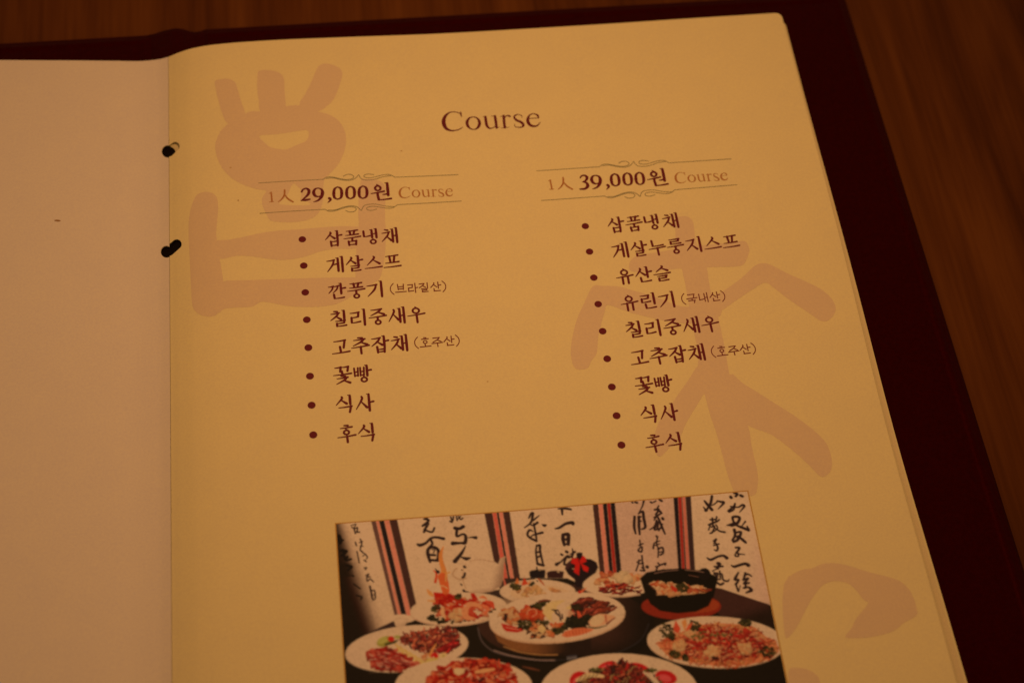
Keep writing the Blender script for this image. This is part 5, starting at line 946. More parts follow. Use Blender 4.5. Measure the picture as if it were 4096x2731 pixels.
 ('line',(40,20,16),[(104.37,-212.54),(104.83,-213.52)],[0.32,0.559]),
 ('strands',[(92,30,16),(120,44,22),(60,22,12),(76,26,14)],[(109.83,-210.98),(113.12,-209.82),(117.61,-211.3),(120.34,-212.81),(119.77,-214.01),(115.17,-214.82),(110.94,-214.42),(109.62,-212.62)],70,(4,8),(0.9,1.7),20,0.15,0.35),
 ('blobs',[(36,22,10),(50,34,14)],[(109.34,-211.76),(110.99,-211.09),(111.93,-212.85),(110.61,-213.97)],20,(0.6,1.2),21),
 ('blobs',[(24,20,9),(34,26,9),(30,24,10)],[(107.95,-214.96),(110.94,-214.42),(114.21,-214.73),(113.24,-217.53),(111.58,-218.41),(107.97,-217.85),(106.54,-216.89)],90,(0.8,1.6),22),
 ('poly',(176,56,26),[(110.5,-213.33),(111.09,-213.29),(111.85,-214.92),(110.61,-215.42)]),
 ('line',(170,60,28),[(112.09,-214.53),(113.06,-213.16)],0.281),
 ('line',(150,40,20),[(109.3,-212.8),(109.76,-214.51)],0.28),
 ('poly',(186,108,62),[(113.26,-216.71),(114.7,-215.4),(116.75,-214.66),(118.09,-214.89),(120.69,-215.76),(120.8,-216.4),(118.73,-217.24),(117.46,-217.94),(115.05,-218.53),(113.57,-217.98)]),
 ('poly',(194,124,74),[(117.76,-215.77),(117.8,-216.02),(117.77,-216.29),(117.69,-216.56),(117.54,-216.84),(117.33,-217.1),(117.08,-217.35),(116.79,-217.57),(116.46,-217.77),(116.11,-217.92),(115.75,-218.03),(115.39,-218.1),(115.04,-218.12),(114.71,-218.09),(114.41,-218.01),(114.14,-217.89),(113.93,-217.72),(113.77,-217.53),(113.67,-217.3),(113.63,-217.04),(113.66,-216.78),(113.74,-216.5),(113.89,-216.23),(114.09,-215.96),(114.34,-215.71),(114.64,-215.49),(114.96,-215.3),(115.31,-215.14),(115.67,-215.03),(116.04,-214.96),(116.39,-214.94),(116.72,-214.97),(117.03,-215.05),(117.29,-215.17),(117.5,-215.34),(117.66,-215.54)]),
 ('line',(150,60,34),[(118.22,-215.32),(118.18,-216.98)],0.399),
 ('line',(110,44,24),[(118.26,-217.81),(120.83,-216.19)],[0.599,0.2]),
 ('line',(58,44,14),[(113.15,-218.25),(115.02,-218.74),(118.19,-218.32)],[0.398,0.476,0.199]),
 ('poly',(178,76,36),[(105.36,-220.06),(106.47,-218.94),(108.87,-218.35),(111.4,-218.28),(114.6,-219.0),(113.54,-219.62),(110.13,-220.52),(106.63,-220.7)]),
 ('line',(150,44,18),[(106.66,-218.96),(106.88,-220.25)],0.178),
 ('line',(150,44,18),[(107.59,-218.95),(107.77,-220.24)],0.178),
 ('line',(150,44,18),[(108.52,-218.93),(108.66,-220.22)],0.178),
 ('line',(150,44,18),[(109.45,-218.92),(109.56,-220.2)],0.178),
 ('line',(150,44,18),[(110.38,-218.91),(110.45,-220.19)],0.178),
 ('line',(150,44,18),[(111.31,-218.89),(111.34,-220.17)],0.178),
 ('line',(150,44,18),[(112.25,-218.88),(112.23,-220.15)],0.178),
 ('blobs',[(34,26,9),(58,44,14),(30,24,10),(66,52,20)],[(102.32,-218.14),(104.71,-217.54),(107.14,-216.74),(107.53,-218.22),(105.68,-219.07),(102.93,-219.42)],60,(0.6,1.2),23),
 ('blobs',[(182,84,38),(190,112,58),(60,24,14),(196,134,80)],[(95.71,-218.54),(98.69,-216.15),(100.96,-216.57),(102.27,-218.54),(104.76,-220.21),(99.0,-220.08),(96.38,-219.42)],60,(0.6,1.5),24),
 ('poly',(196,124,64),[(99.17,-217.02),(100.41,-216.31),(101.44,-217.44),(100.67,-219.0),(99.4,-218.27)]),
 ('blobs',[(178,70,28),(186,96,46)],[(102.52,-216.51),(105.3,-215.95),(106.59,-216.48),(105.29,-217.59),(102.83,-217.16)],24,(0.5,1.0),25),
 ('poly',(210,154,102),[(79.91,-219.67),(79.66,-220.82),(78.9,-221.95),(77.67,-223.02),(76.0,-224.0),(73.95,-224.87),(71.58,-225.58),(68.96,-226.13),(66.17,-226.5),(63.3,-226.68),(60.42,-226.65),(57.64,-226.43),(55.02,-226.02),(52.65,-225.43),(50.59,-224.69),(48.91,-223.8),(47.66,-222.81),(46.87,-221.73),(46.58,-220.6),(46.78,-219.46),(47.49,-218.33),(48.67,-217.26),(50.29,-216.27),(52.32,-215.4),(54.68,-214.67),(57.3,-214.1),(60.12,-213.72),(63.03,-213.54),(65.95,-213.55),(68.78,-213.76),(71.45,-214.17),(73.87,-214.76),(75.95,-215.52),(77.64,-216.42),(78.89,-217.44),(79.65,-218.53)]),
 ('poly',(190,132,84),[(79.01,-219.58),(78.77,-220.62),(78.06,-221.63),(76.89,-222.59),(75.31,-223.48),(73.37,-224.25),(71.13,-224.9),(68.65,-225.4),(66.01,-225.73),(63.29,-225.89),(60.57,-225.88),(57.94,-225.68),(55.46,-225.32),(53.21,-224.79),(51.27,-224.12),(49.68,-223.33),(48.5,-222.44),(47.76,-221.48),(47.48,-220.47),(47.68,-219.44),(48.35,-218.43),(49.47,-217.47),(51.01,-216.58),(52.92,-215.79),(55.16,-215.14),(57.64,-214.63),(60.3,-214.28),(63.05,-214.11),(65.81,-214.12),(68.49,-214.31),(71.01,-214.67),(73.29,-215.2),(75.26,-215.87),(76.86,-216.68),(78.04,-217.58),(78.76,-218.56)]),
 ('grad',(168,108,68),[(46.74,-220.69),(79.49,-218.88),(76.18,-225.43),(52.74,-226.26)],(62.41,-224.28),(62.75,-226.83),0,0.5),
 ('poly',(130,98,32),[(59.62,-216.97),(59.65,-217.22),(59.61,-217.47),(59.5,-217.74),(59.34,-218.0),(59.11,-218.24),(58.83,-218.47),(58.52,-218.67),(58.16,-218.84),(57.79,-218.98),(57.41,-219.07),(57.02,-219.12),(56.65,-219.12),(56.31,-219.07),(55.99,-218.99),(55.73,-218.85),(55.51,-218.69),(55.35,-218.49),(55.25,-218.26),(55.22,-218.02),(55.26,-217.76),(55.37,-217.5),(55.53,-217.24),(55.76,-216.99),(56.03,-216.76),(56.35,-216.56),(56.7,-216.39),(57.08,-216.25),(57.46,-216.16),(57.85,-216.11),(58.22,-216.11),(58.57,-216.15),(58.88,-216.24),(59.15,-216.37),(59.37,-216.54),(59.53,-216.74)]),
 ('poly',(150,116,44),[(58.35,-216.73),(58.37,-216.89),(58.34,-217.05),(58.27,-217.22),(58.16,-217.39),(58.01,-217.54),(57.82,-217.69),(57.61,-217.82),(57.37,-217.93),(57.12,-218.02),(56.87,-218.08),(56.61,-218.12),(56.37,-218.12),(56.13,-218.1),(55.93,-218.05),(55.75,-217.97),(55.61,-217.86),(55.5,-217.74),(55.44,-217.6),(55.42,-217.44),(55.45,-217.28),(55.52,-217.11),(55.64,-216.95),(55.79,-216.79),(55.97,-216.64),(56.19,-216.51),(56.42,-216.4),(56.67,-216.31),(56.93,-216.25),(57.18,-216.21),(57.43,-216.21),(57.66,-216.23),(57.87,-216.28),(58.05,-216.36),(58.19,-216.47),(58.29,-216.59)]),
 ('poly',(58,44,14),[(57.2,-218.3),(59.14,-217.66),(61.45,-217.25),(60.22,-218.36),(57.54,-218.84)]),
 ('poly',(166,20,10),[(60.09,-217.09),(60.07,-217.23),(60.02,-217.36),(59.94,-217.48),(59.84,-217.59),(59.72,-217.68),(59.59,-217.75),(59.44,-217.8),(59.28,-217.82),(59.13,-217.82),(58.97,-217.79),(58.82,-217.75),(58.68,-217.67),(58.56,-217.58),(58.45,-217.47),(58.37,-217.35),(58.31,-217.22),(58.28,-217.08),(58.28,-216.94),(58.3,-216.8),(58.35,-216.67),(58.43,-216.54),(58.53,-216.44),(58.65,-216.35),(58.78,-216.28),(58.93,-216.23),(59.09,-216.21),(59.24,-216.21),(59.4,-216.23),(59.55,-216.28),(59.69,-216.35),(59.81,-216.44),(59.92,-216.55),(60.0,-216.68),(60.06,-216.81),(60.09,-216.95)]),
 ('poly',(140,110,44),[(61.87,-216.67),(61.85,-216.75),(61.8,-216.83),(61.73,-216.9),(61.63,-216.96),(61.51,-217.01),(61.37,-217.05),(61.22,-217.07),(61.05,-217.08),(60.89,-217.08),(60.73,-217.06),(60.57,-217.02),(60.42,-216.97),(60.29,-216.91),(60.18,-216.84),(60.09,-216.77),(60.03,-216.68),(59.99,-216.6),(59.98,-216.51),(60.0,-216.43),(60.05,-216.35),(60.13,-216.28),(60.23,-216.22),(60.35,-216.17),(60.48,-216.13),(60.64,-216.11),(60.8,-216.1),(60.96,-216.11),(61.13,-216.13),(61.28,-216.16),(61.43,-216.21),(61.56,-216.27),(61.67,-216.34),(61.76,-216.42),(61.83,-216.5),(61.86,-216.59)]),
 ('strands',[(150,56,30),(120,34,20),(96,28,18),(170,80,44),(140,44,26),(60,22,14)],[(61.4,-217.85),(62.66,-216.33),(65.94,-215.79),(69.44,-215.05),(74.61,-215.06),(76.95,-216.69),(76.91,-219.13),(75.21,-221.01),(72.1,-221.77),(67.02,-221.15),(64.31,-219.51)],300,(3,6),(0.4,0.8),26,0.9,1.2),
 ('strands',[(140,18,16),(160,30,22),(110,16,12)],[(71.77,-221.14),(75.0,-219.17),(77.6,-220.0),(74.36,-221.96)],50,(4,7),(0.5,0.8),27,0.5,0.3),
 ('line',(184,96,40),[(71.16,-219.47),(70.07,-221.0),(69.17,-222.73)],[0.313,0.664,0.777]),
 ('line',(176,116,46),[(60.21,-218.56),(60.98,-219.63),(60.81,-220.63)],[0.351,0.703,0.584]),
 ('line',(196,142,66),[(60.82,-219.01),(61.57,-220.09),(61.35,-221.06)],[0.351,0.7,0.582]),
 ('line',(176,116,46),[(61.43,-219.47),(62.16,-220.54),(61.88,-221.48)],[0.351,0.701,0.584]),
 ('line',(196,142,66),[(62.04,-219.93),(62.75,-220.99),(62.42,-221.91)],[0.351,0.701,0.582]),
 ('line',(176,116,46),[(62.65,-220.38),(63.34,-221.44),(62.95,-222.34)],[0.351,0.7,0.582]),
 ('line',(196,142,66),[(63.26,-220.83),(63.93,-221.9),(63.48,-222.76)],[0.35,0.7,0.583]),
 ('line',(176,116,46),[(63.87,-221.29),(64.52,-222.35),(64.02,-223.19)],[0.35,0.7,0.581]),
 ('line',(196,142,66),[(64.47,-221.74),(65.11,-222.8),(64.55,-223.61)],[0.349,0.699,0.582]),
 ('line',(176,116,46),[(65.08,-222.19),(65.7,-223.25),(65.08,-224.04)],[0.35,0.698,0.581]),
 ('line',(196,142,66),[(65.69,-222.65),(66.28,-223.7),(65.62,-224.46)],[0.35,0.698,0.579]),
 ('line',(176,116,46),[(66.29,-223.1),(66.87,-224.15),(66.15,-224.89)],[0.349,0.698,0.58]),
 ('line',(196,142,66),[(66.9,-223.55),(67.46,-224.6),(66.68,-225.31)],[0.35,0.698,0.579]),
 ('line',(176,116,46),[(67.51,-224.0),(68.04,-225.04),(67.21,-225.73)],[0.349,0.698,0.581]),
 ('blobs',[(150,26,16),(166,48,28),(130,18,12),(178,72,44)],[(52.51,-220.53),(55.19,-219.95),(57.86,-219.57),(59.9,-220.15),(61.99,-222.54),(66.15,-224.89),(62.31,-225.76),(56.67,-225.68),(54.13,-224.46),(52.77,-222.35)],120,(1.0,2.2),28),
 ('poly',(100,22,12),[(57.47,-219.74),(58.82,-219.45),(59.89,-220.35),(58.35,-220.62)]),
 ('strands',[(176,80,52),(130,20,14),(190,110,76)],[(52.84,-221.16),(58.18,-220.41),(61.79,-222.72),(65.77,-224.85),(56.7,-225.28),(54.18,-223.67)],60,(3,6),(0.4,0.7),29,-0.3,0.5),
 ('poly',(166,18,10),[(71.54,-222.93),(71.51,-223.1),(71.45,-223.27),(71.35,-223.42),(71.24,-223.55),(71.09,-223.66),(70.94,-223.75),(70.76,-223.81),(70.58,-223.84),(70.4,-223.84),(70.22,-223.81),(70.04,-223.75),(69.88,-223.66),(69.74,-223.55),(69.62,-223.42),(69.53,-223.27),(69.46,-223.1),(69.43,-222.93),(69.43,-222.75),(69.46,-222.58),(69.52,-222.42),(69.61,-222.27),(69.73,-222.13),(69.87,-222.02),(70.03,-221.93),(70.2,-221.87),(70.39,-221.84),(70.57,-221.84),(70.75,-221.87),(70.93,-221.93),(71.09,-222.02),(71.23,-222.13),(71.35,-222.27),(71.44,-222.42),(71.51,-222.58),(71.54,-222.75)]),
 ('line',(200,140,90),[(70.08,-223.11),(70.25,-223.33)],0.35),
 ('poly',(170,120,50),[(66.96,-224.16),(68.17,-223.25),(71.56,-223.53),(71.13,-224.1),(68.06,-224.65)]),
 ('poly',(182,134,66),[(73.86,-222.51),(73.88,-222.63),(73.85,-222.75),(73.8,-222.88),(73.71,-223.0),(73.59,-223.12),(73.45,-223.24),(73.29,-223.34),(73.11,-223.42),(72.92,-223.49),(72.73,-223.53),(72.54,-223.56),(72.35,-223.56),(72.18,-223.54),(72.03,-223.5),(71.89,-223.44),(71.79,-223.36),(71.71,-223.26),(71.66,-223.15),(71.65,-223.03),(71.67,-222.91),(71.73,-222.78),(71.82,-222.66),(71.93,-222.53),(72.07,-222.42),(72.23,-222.32),(72.41,-222.24),(72.6,-222.17),(72.8,-222.13),(72.99,-222.1),(73.17,-222.1),(73.35,-222.12),(73.5,-222.16),(73.64,-222.22),(73.74,-222.3),(73.82,-222.4)]),
 ('poly',(140,100,40),[(73.21,-222.93),(73.21,-222.98),(73.21,-223.03),(73.19,-223.08),(73.16,-223.13),(73.13,-223.18),(73.08,-223.22),(73.03,-223.25),(72.97,-223.28),(72.91,-223.31),(72.84,-223.32),(72.78,-223.33),(72.71,-223.32),(72.66,-223.31),(72.6,-223.29),(72.56,-223.26),(72.52,-223.23),(72.49,-223.19),(72.47,-223.14),(72.47,-223.1),(72.47,-223.05),(72.49,-223.0),(72.52,-222.95),(72.55,-222.9),(72.6,-222.86),(72.65,-222.82),(72.71,-222.79),(72.77,-222.77),(72.84,-222.75),(72.9,-222.75),(72.97,-222.75),(73.02,-222.76),(73.08,-222.78),(73.12,-222.81),(73.16,-222.84),(73.19,-222.88)]),
 ('blobs',[(186,96,48),(190,120,66)],[(67.28,-222.58),(68.65,-222.09),(68.35,-223.47),(67.37,-223.79)],10,(0.6,1.1),30),
 ('poly',(178,118,74),[(165.78,-228.81),(165.2,-230.02),(164.09,-231.1),(162.46,-232.04),(160.37,-232.81),(157.9,-233.37),(155.1,-233.71),(152.06,-233.83),(148.88,-233.73),(145.65,-233.4),(142.47,-232.85),(139.42,-232.1),(136.61,-231.18),(134.11,-230.11),(132.0,-228.92),(130.34,-227.65),(129.19,-226.33),(128.58,-225.0),(128.53,-223.71),(129.06,-222.49),(130.13,-221.38),(131.72,-220.41),(133.8,-219.62),(136.28,-219.03),(139.1,-218.67),(142.18,-218.53),(145.41,-218.63),(148.69,-218.96),(151.93,-219.52),(155.02,-220.28),(157.86,-221.23),(160.38,-222.33),(162.48,-223.55),(164.11,-224.85),(165.23,-226.18),(165.78,-227.52)]),
 ('poly',(210,154,102),[(165.87,-228.36),(165.3,-229.55),(164.18,-230.62),(162.56,-231.54),(160.48,-232.29),(158.0,-232.84),(155.2,-233.17),(152.17,-233.28),(148.98,-233.17),(145.75,-232.84),(142.56,-232.29),(139.52,-231.55),(136.7,-230.64),(134.2,-229.58),(132.08,-228.4),(130.42,-227.14),(129.27,-225.84),(128.66,-224.53),(128.6,-223.25),(129.12,-222.05),(130.19,-220.96),(131.79,-220.01),(133.85,-219.24),(136.34,-218.66),(139.16,-218.31),(142.23,-218.18),(145.46,-218.28),(148.75,-218.62),(151.99,-219.17),(155.08,-219.93),(157.93,-220.87),(160.44,-221.96),(162.55,-223.17),(164.19,-224.45),(165.31,-225.77),(165.87,-227.08)]),
 ('poly',(190,130,82),[(164.66,-228.07),(164.15,-229.08),(163.14,-230.0),(161.66,-230.78),(159.75,-231.4),(157.46,-231.85),(154.88,-232.11),(152.08,-232.18),(149.14,-232.06),(146.14,-231.74),(143.19,-231.25),(140.36,-230.58),(137.74,-229.77),(135.42,-228.83),(133.45,-227.8),(131.9,-226.7),(130.82,-225.57),(130.24,-224.44),(130.18,-223.34),(130.64,-222.32),(131.62,-221.39),(133.08,-220.59),(134.98,-219.95),(137.26,-219.48),(139.86,-219.19),(142.7,-219.11),(145.68,-219.23),(148.71,-219.55),(151.71,-220.06),(154.57,-220.74),(157.21,-221.57),(159.55,-222.53),(161.52,-223.58),(163.05,-224.69),(164.1,-225.84),(164.64,-226.97)]),
 ('poly',(178,84,42),[(130.97,-225.17),(133.66,-223.33),(137.85,-222.26),(142.95,-220.64),(149.0,-220.6),(154.88,-221.61),(158.69,-222.84),(161.14,-225.85),(163.7,-227.16),(163.88,-230.34),(160.89,-232.33),(154.7,-233.37),(146.8,-233.0),(139.19,-231.0),(133.59,-228.78)]),
 ('strands',[(186,96,42),(178,76,34),(192,112,56),(170,60,28)],[(130.97,-225.17),(133.66,-223.33),(137.85,-222.26),(142.95,-220.64),(149.0,-220.6),(154.88,-221.61),(158.69,-222.84),(161.14,-225.85),(163.7,-227.16),(163.88,-230.34),(160.89,-232.33),(154.7,-233.37),(146.8,-233.0),(139.19,-231.0),(133.59,-228.78)],500,(3,6),(0.3,0.5),31,0.3,1.3),
 ('blobs',[(160,36,20),(176,70,38),(186,104,58),(150,26,14),(190,116,66)],[(136.12,-225.47),(141.64,-222.42),(147.87,-221.34),(154.65,-222.86),(159.76,-225.71),(160.62,-228.54),(156.14,-231.02),(147.09,-231.37),(139.47,-229.36)],260,(0.7,1.7),32),
 ('strands',[(140,22,14),(160,40,20),(186,104,60),(120,30,16)],[(136.12,-225.47),(141.64,-222.42),(147.87,-221.34),(154.65,-222.86),(159.76,-225.71),(160.62,-228.54),(156.14,-231.02),(147.09,-231.37),(139.47,-229.36)],160,(2,4),(0.4,0.8),33,0.4,1.4),
 ('blobs',[(196,132,76),(188,112,60),(194,124,68)],[(135.17,-225.79),(136.47,-224.41),(138.04,-224.75),(138.71,-226.14),(137.4,-227.52),(135.84,-227.18)],26,(0.9,1.6),779),
 ('blobs',[(196,132,76),(188,112,60),(194,124,68)],[(143.89,-228.54),(145.21,-227.16),(146.78,-227.51),(147.43,-228.89),(146.11,-230.27),(144.55,-229.93)],26,(0.9,1.6),1239),
 ('blobs',[(196,132,76),(188,112,60),(194,124,68)],[(153.03,-228.4),(154.36,-227.02),(155.92,-227.37),(156.57,-228.76),(155.23,-230.13),(153.67,-229.79)],26,(0.9,1.6),1694),
 ('blobs',[(196,132,76),(188,112,60),(194,124,68)],[(139.0,-222.59),(140.17,-221.34),(141.57,-221.65),(142.16,-222.9),(140.99,-224.14),(139.59,-223.83)],26,(0.9,1.6),934),
 ('blobs',[(44,20,12),(60,24,14)],[(145.28,-230.35),(147.08,-230.32),(146.54,-231.1),(145.38,-230.88)],8,(0.5,1),35),
 ('blobs',[(110,84,34),(84,66,24)],[(138.92,-224.27),(144.68,-222.3),(150.39,-224.13),(155.76,-223.4),(155.21,-224.19),(149.25,-224.87),(144.31,-224.38),(139.37,-225.16)],34,(0.4,0.8),36),
 ('blobs',[(58,44,14),(34,26,9),(78,60,24),(40,32,12)],[(132.12,-221.06),(133.51,-219.29),(135.66,-219.69),(136.47,-221.49),(135.08,-223.26),(132.91,-223.05)],46,(0.4,0.9),612),
 ('blobs',[(58,44,14),(34,26,9),(78,60,24),(40,32,12)],[(140.57,-220.41),(141.63,-218.91),(143.19,-219.22),(143.74,-220.72),(142.68,-222.21),(141.1,-222.05)],46,(0.4,0.9),997),
 ('blobs',[(58,44,14),(34,26,9),(78,60,24),(40,32,12)],[(154.58,-221.04),(155.64,-220.25),(157.41,-220.52),(158.15,-221.4),(157.09,-222.19),(155.31,-222.01)],46,(0.4,0.9),1707),
 ('blobs',[(58,44,14),(34,26,9),(78,60,24),(40,32,12)],[(158.63,-230.01),(159.96,-228.57),(162.0,-228.94),(162.76,-230.43),(161.43,-231.87),(159.37,-231.66)],46,(0.4,0.9),2007),
 ('blobs',[(58,44,14),(34,26,9),(78,60,24),(40,32,12)],[(133.88,-228.18),(134.82,-227.31),(136.37,-227.56),(137.02,-228.49),(136.08,-229.36),(134.51,-229.2)],46,(0.4,0.9),727),
 ('blobs',[(58,44,14),(34,26,9),(78,60,24),(40,32,12)],[(137.46,-229.58),(137.95,-228.67),(138.6,-228.83),(138.79,-229.71),(138.3,-230.62),(137.63,-230.55)],46,(0.4,0.9),872),
 ('blobs',[(58,44,14),(34,26,9),(78,60,24),(40,32,12)],[(134.6,-223.21),(135.19,-222.34),(136.04,-222.52),(136.34,-223.38),(135.76,-224.25),(134.89,-224.17)],46,(0.4,0.9),687),
 ('poly',(176,52,24),[(136.31,-220.62),(137.25,-218.59),(138.22,-221.24),(137.42,-222.43),(136.3,-221.9)]),
 ('poly',(184,96,40),[(138.76,-219.16),(140.09,-218.44),(140.21,-220.16),(139.14,-221.75)]),
 ('poly',(178,60,28),[(139.26,-222.19),(140.37,-220.39),(141.94,-219.47),(140.79,-221.49)]),
 ('poly',(180,120,74),[(95.83,-233.66),(95.39,-234.99),(94.41,-236.22),(92.92,-237.32),(90.97,-238.26),(88.61,-239.01),(85.92,-239.55),(82.99,-239.86),(79.89,-239.94),(76.72,-239.79),(73.58,-239.4),(70.56,-238.8),(67.74,-237.99),(65.22,-236.99),(63.06,-235.85),(61.33,-234.59),(60.09,-233.24),(59.37,-231.86),(59.19,-230.48),(59.57,-229.15),(60.49,-227.89),(61.94,-226.76),(63.86,-225.79),(66.2,-225.0),(68.9,-224.43),(71.86,-224.08),(75.0,-223.98),(78.23,-224.13),(81.43,-224.52),(84.51,-225.14),(87.38,-225.98),(89.93,-227.01),(92.1,-228.19),(93.82,-229.49),(95.04,-230.87),(95.71,-232.27)]),
 ('poly',(210,154,102),[(95.77,-233.31),(95.33,-234.61),(94.36,-235.81),(92.88,-236.88),(90.94,-237.79),(88.6,-238.51),(85.92,-239.03),(83.0,-239.33),(79.92,-239.41),(76.77,-239.25),(73.65,-238.87),(70.64,-238.27),(67.84,-237.48),(65.33,-236.5),(63.18,-235.39),(61.46,-234.16),(60.22,-232.85),(59.5,-231.5),(59.32,-230.16),(59.7,-228.86),(60.61,-227.65),(62.05,-226.55),(63.95,-225.61),(66.28,-224.84),(68.96,-224.29),(71.91,-223.96),(75.03,-223.87),(78.24,-224.01),(81.42,-224.4),(84.49,-225.01),(87.34,-225.84),(89.88,-226.84),(92.04,-228.0),(93.75,-229.26),(94.97,-230.6),(95.64,-231.96)]),
 ('poly',(192,134,86),[(94.5,-233.2),(94.1,-234.34),(93.21,-235.4),(91.84,-236.34),(90.04,-237.14),(87.86,-237.77),(85.38,-238.22),(82.66,-238.48),(79.79,-238.53),(76.86,-238.38),(73.94,-238.03),(71.14,-237.49),(68.53,-236.78),(66.19,-235.91),(64.18,-234.91),(62.58,-233.81),(61.42,-232.65),(60.75,-231.46),(60.58,-230.27),(60.92,-229.12),(61.77,-228.05),(63.1,-227.09),(64.88,-226.26),(67.04,-225.6),(69.53,-225.12),(72.27,-224.84),(75.17,-224.77),(78.15,-224.91),(81.11,-225.27),(83.96,-225.82),(86.62,-226.56),(88.99,-227.45),(91.0,-228.48),(92.6,-229.61),(93.74,-230.79),(94.37,-232.0)]),
 ('poly',(150,18,8),[(68.28,-230.37),(69.53,-228.24),(74.03,-225.53),(79.44,-224.85),(86.39,-225.16),(89.87,-227.73),(91.74,-230.15),(91.9,-233.51),(87.84,-236.48),(78.23,-237.29),(70.0,-234.94)]),
 ('blobs',[(160,22,8),(172,40,18),(146,14,6),(180,64,30),(130,12,6),(188,92,48)],[(68.28,-230.37),(69.53,-228.24),(74.03,-225.53),(79.44,-224.85),(86.39,-225.16),(89.87,-227.73),(91.74,-230.15),(91.9,-233.51),(87.84,-236.48),(78.23,-237.29),(70.0,-234.94)],230,(1.2,2.8),60),
 ('strands',[(176,50,24),(184,80,40),(200,110,70),(110,12,6)],[(68.28,-230.37),(69.53,-228.24),(74.03,-225.53),(79.44,-224.85),(86.39,-225.16),(89.87,-227.73),(91.74,-230.15),(91.9,-233.51),(87.84,-236.48),(78.23,-237.29),(70.0,-234.94)],120,(2,5),(0.5,0.9),61,0.3,1.5),
 ('poly',(198,134,72),[(75.22,-227.04),(76.01,-226.71),(78.25,-227.09),(77.95,-228.26),(76.37,-228.93),(75.3,-228.24)]),
 ('line',(190,104,52),[(81.16,-228.34),(83.27,-228.12),(85.94,-227.95)],[0.773,1.162,0.775]),
 ('line',(200,140,96),[(78.98,-229.34),(79.62,-228.6)],0.348),
 ('line',(198,120,80),[(74.34,-226.37),(73.33,-227.08)],0.309),
 ('line',(60,14,10),[(81.84,-230.98),(82.86,-230.27)],0.772),
 ('line',(166,50,22),[(87.66,-225.33),(87.66,-227.13)],[0.312,0.583]),
 ('line',(84,36,16),[(93.86,-227.89),(96.43,-228.73),(98.26,-229.4)],[0.272,0.582,0.233]),
 ('poly',(40,30,26),[(105.96,-225.92),(108.84,-225.89),(108.98,-227.02),(106.16,-227.35)]),
 ('line',(120,90,70),[(106.24,-226.41),(106.27,-227.06)],0.156),
 ('line',(120,90,70),[(106.7,-226.39),(106.73,-227.04)],0.156),
 ('line',(120,90,70),[(107.17,-226.38),(107.2,-227.03)],0.156),
 ('line',(120,90,70),[(107.63,-226.36),(107.66,-227.01)],0.156),
 ('line',(120,90,70),[(108.09,-226.34),(108.12,-226.99)],0.156),
 ('line',(120,90,70),[(108.55,-226.33),(108.58,-226.98)],0.156),
 ('poly',(180,120,74),[(139.99,-239.3),(139.37,-241.05),(138.12,-242.68),(136.29,-244.14),(133.95,-245.38),(131.15,-246.38),(128.0,-247.09),(124.57,-247.51),(120.98,-247.61),(117.32,-247.41),(113.72,-246.9),(110.26,-246.1),(107.06,-245.03),(104.21,-243.72),(101.79,-242.22),(99.87,-240.57),(98.53,-238.8),(97.78,-236.99),(97.68,-235.16),(98.22,-233.4),(99.39,-231.74),(101.15,-230.24),(103.46,-228.94),(106.25,-227.9),(109.44,-227.14),(112.92,-226.69),(116.58,-226.57),(120.33,-226.76),(124.03,-227.28),(127.56,-228.11),(130.82,-229.22),(133.71,-230.57),(136.13,-232.12),(138.02,-233.83),(139.31,-235.63),(139.98,-237.47)]),
 ('poly',(210,154,102),[(139.84,-238.95),(139.22,-240.67),(137.99,-242.26),(136.18,-243.69),(133.86,-244.9),(131.1,-245.87),(127.97,-246.57),(124.58,-246.97),(121.02,-247.08),(117.4,-246.87),(113.83,-246.37),(110.41,-245.58),(107.23,-244.53),(104.41,-243.25),(102.01,-241.78),(100.11,-240.15),(98.77,-238.42),(98.04,-236.64),(97.93,-234.85),(98.46,-233.12),(99.62,-231.5),(101.36,-230.03),(103.65,-228.77),(106.41,-227.75),(109.56,-227.01),(113.01,-226.57),(116.64,-226.45),(120.34,-226.65),(124.0,-227.16),(127.51,-227.98),(130.74,-229.07),(133.6,-230.39),(136.0,-231.92),(137.87,-233.59),(139.16,-235.35),(139.82,-237.16)]),
 ('poly',(194,136,88),[(138.5,-238.59),(137.93,-240.12),(136.8,-241.54),(135.12,-242.81),(132.96,-243.89),(130.39,-244.74),(127.47,-245.35),(124.3,-245.7),(120.97,-245.78),(117.59,-245.58),(114.24,-245.12),(111.04,-244.4),(108.07,-243.45),(105.42,-242.29),(103.17,-240.96),(101.39,-239.5),(100.13,-237.95),(99.44,-236.36),(99.33,-234.76),(99.82,-233.22),(100.89,-231.78),(102.52,-230.48),(104.65,-229.37),(107.22,-228.47),(110.16,-227.83),(113.37,-227.45),(116.76,-227.36),(120.21,-227.55),(123.63,-228.02),(126.9,-228.76),(129.93,-229.75),(132.6,-230.94),(134.86,-232.31),(136.62,-233.8),(137.83,-235.38),(138.46,-237.0)]),
 ('poly',(164,18,14),[(111.18,-232.22),(111.32,-232.68),(111.37,-233.16),(111.34,-233.64),(111.22,-234.12),(111.03,-234.58),(110.76,-235.01),(110.43,-235.38),(110.04,-235.7),(109.61,-235.94),(109.14,-236.11),(108.67,-236.2),(108.19,-236.2),(107.72,-236.12),(107.28,-235.96),(106.88,-235.72),(106.53,-235.42),(106.25,-235.05),(106.03,-234.63),(105.89,-234.17),(105.84,-233.7),(105.87,-233.21),(105.98,-232.73),(106.17,-232.27),(106.44,-231.84),(106.77,-231.46),(107.16,-231.15),(107.59,-230.9),(108.06,-230.72),(108.54,-230.63),(109.02,-230.63),(109.49,-230.71),(109.93,-230.87),(110.34,-231.11),(110.69,-231.43),(110.97,-231.8)]),
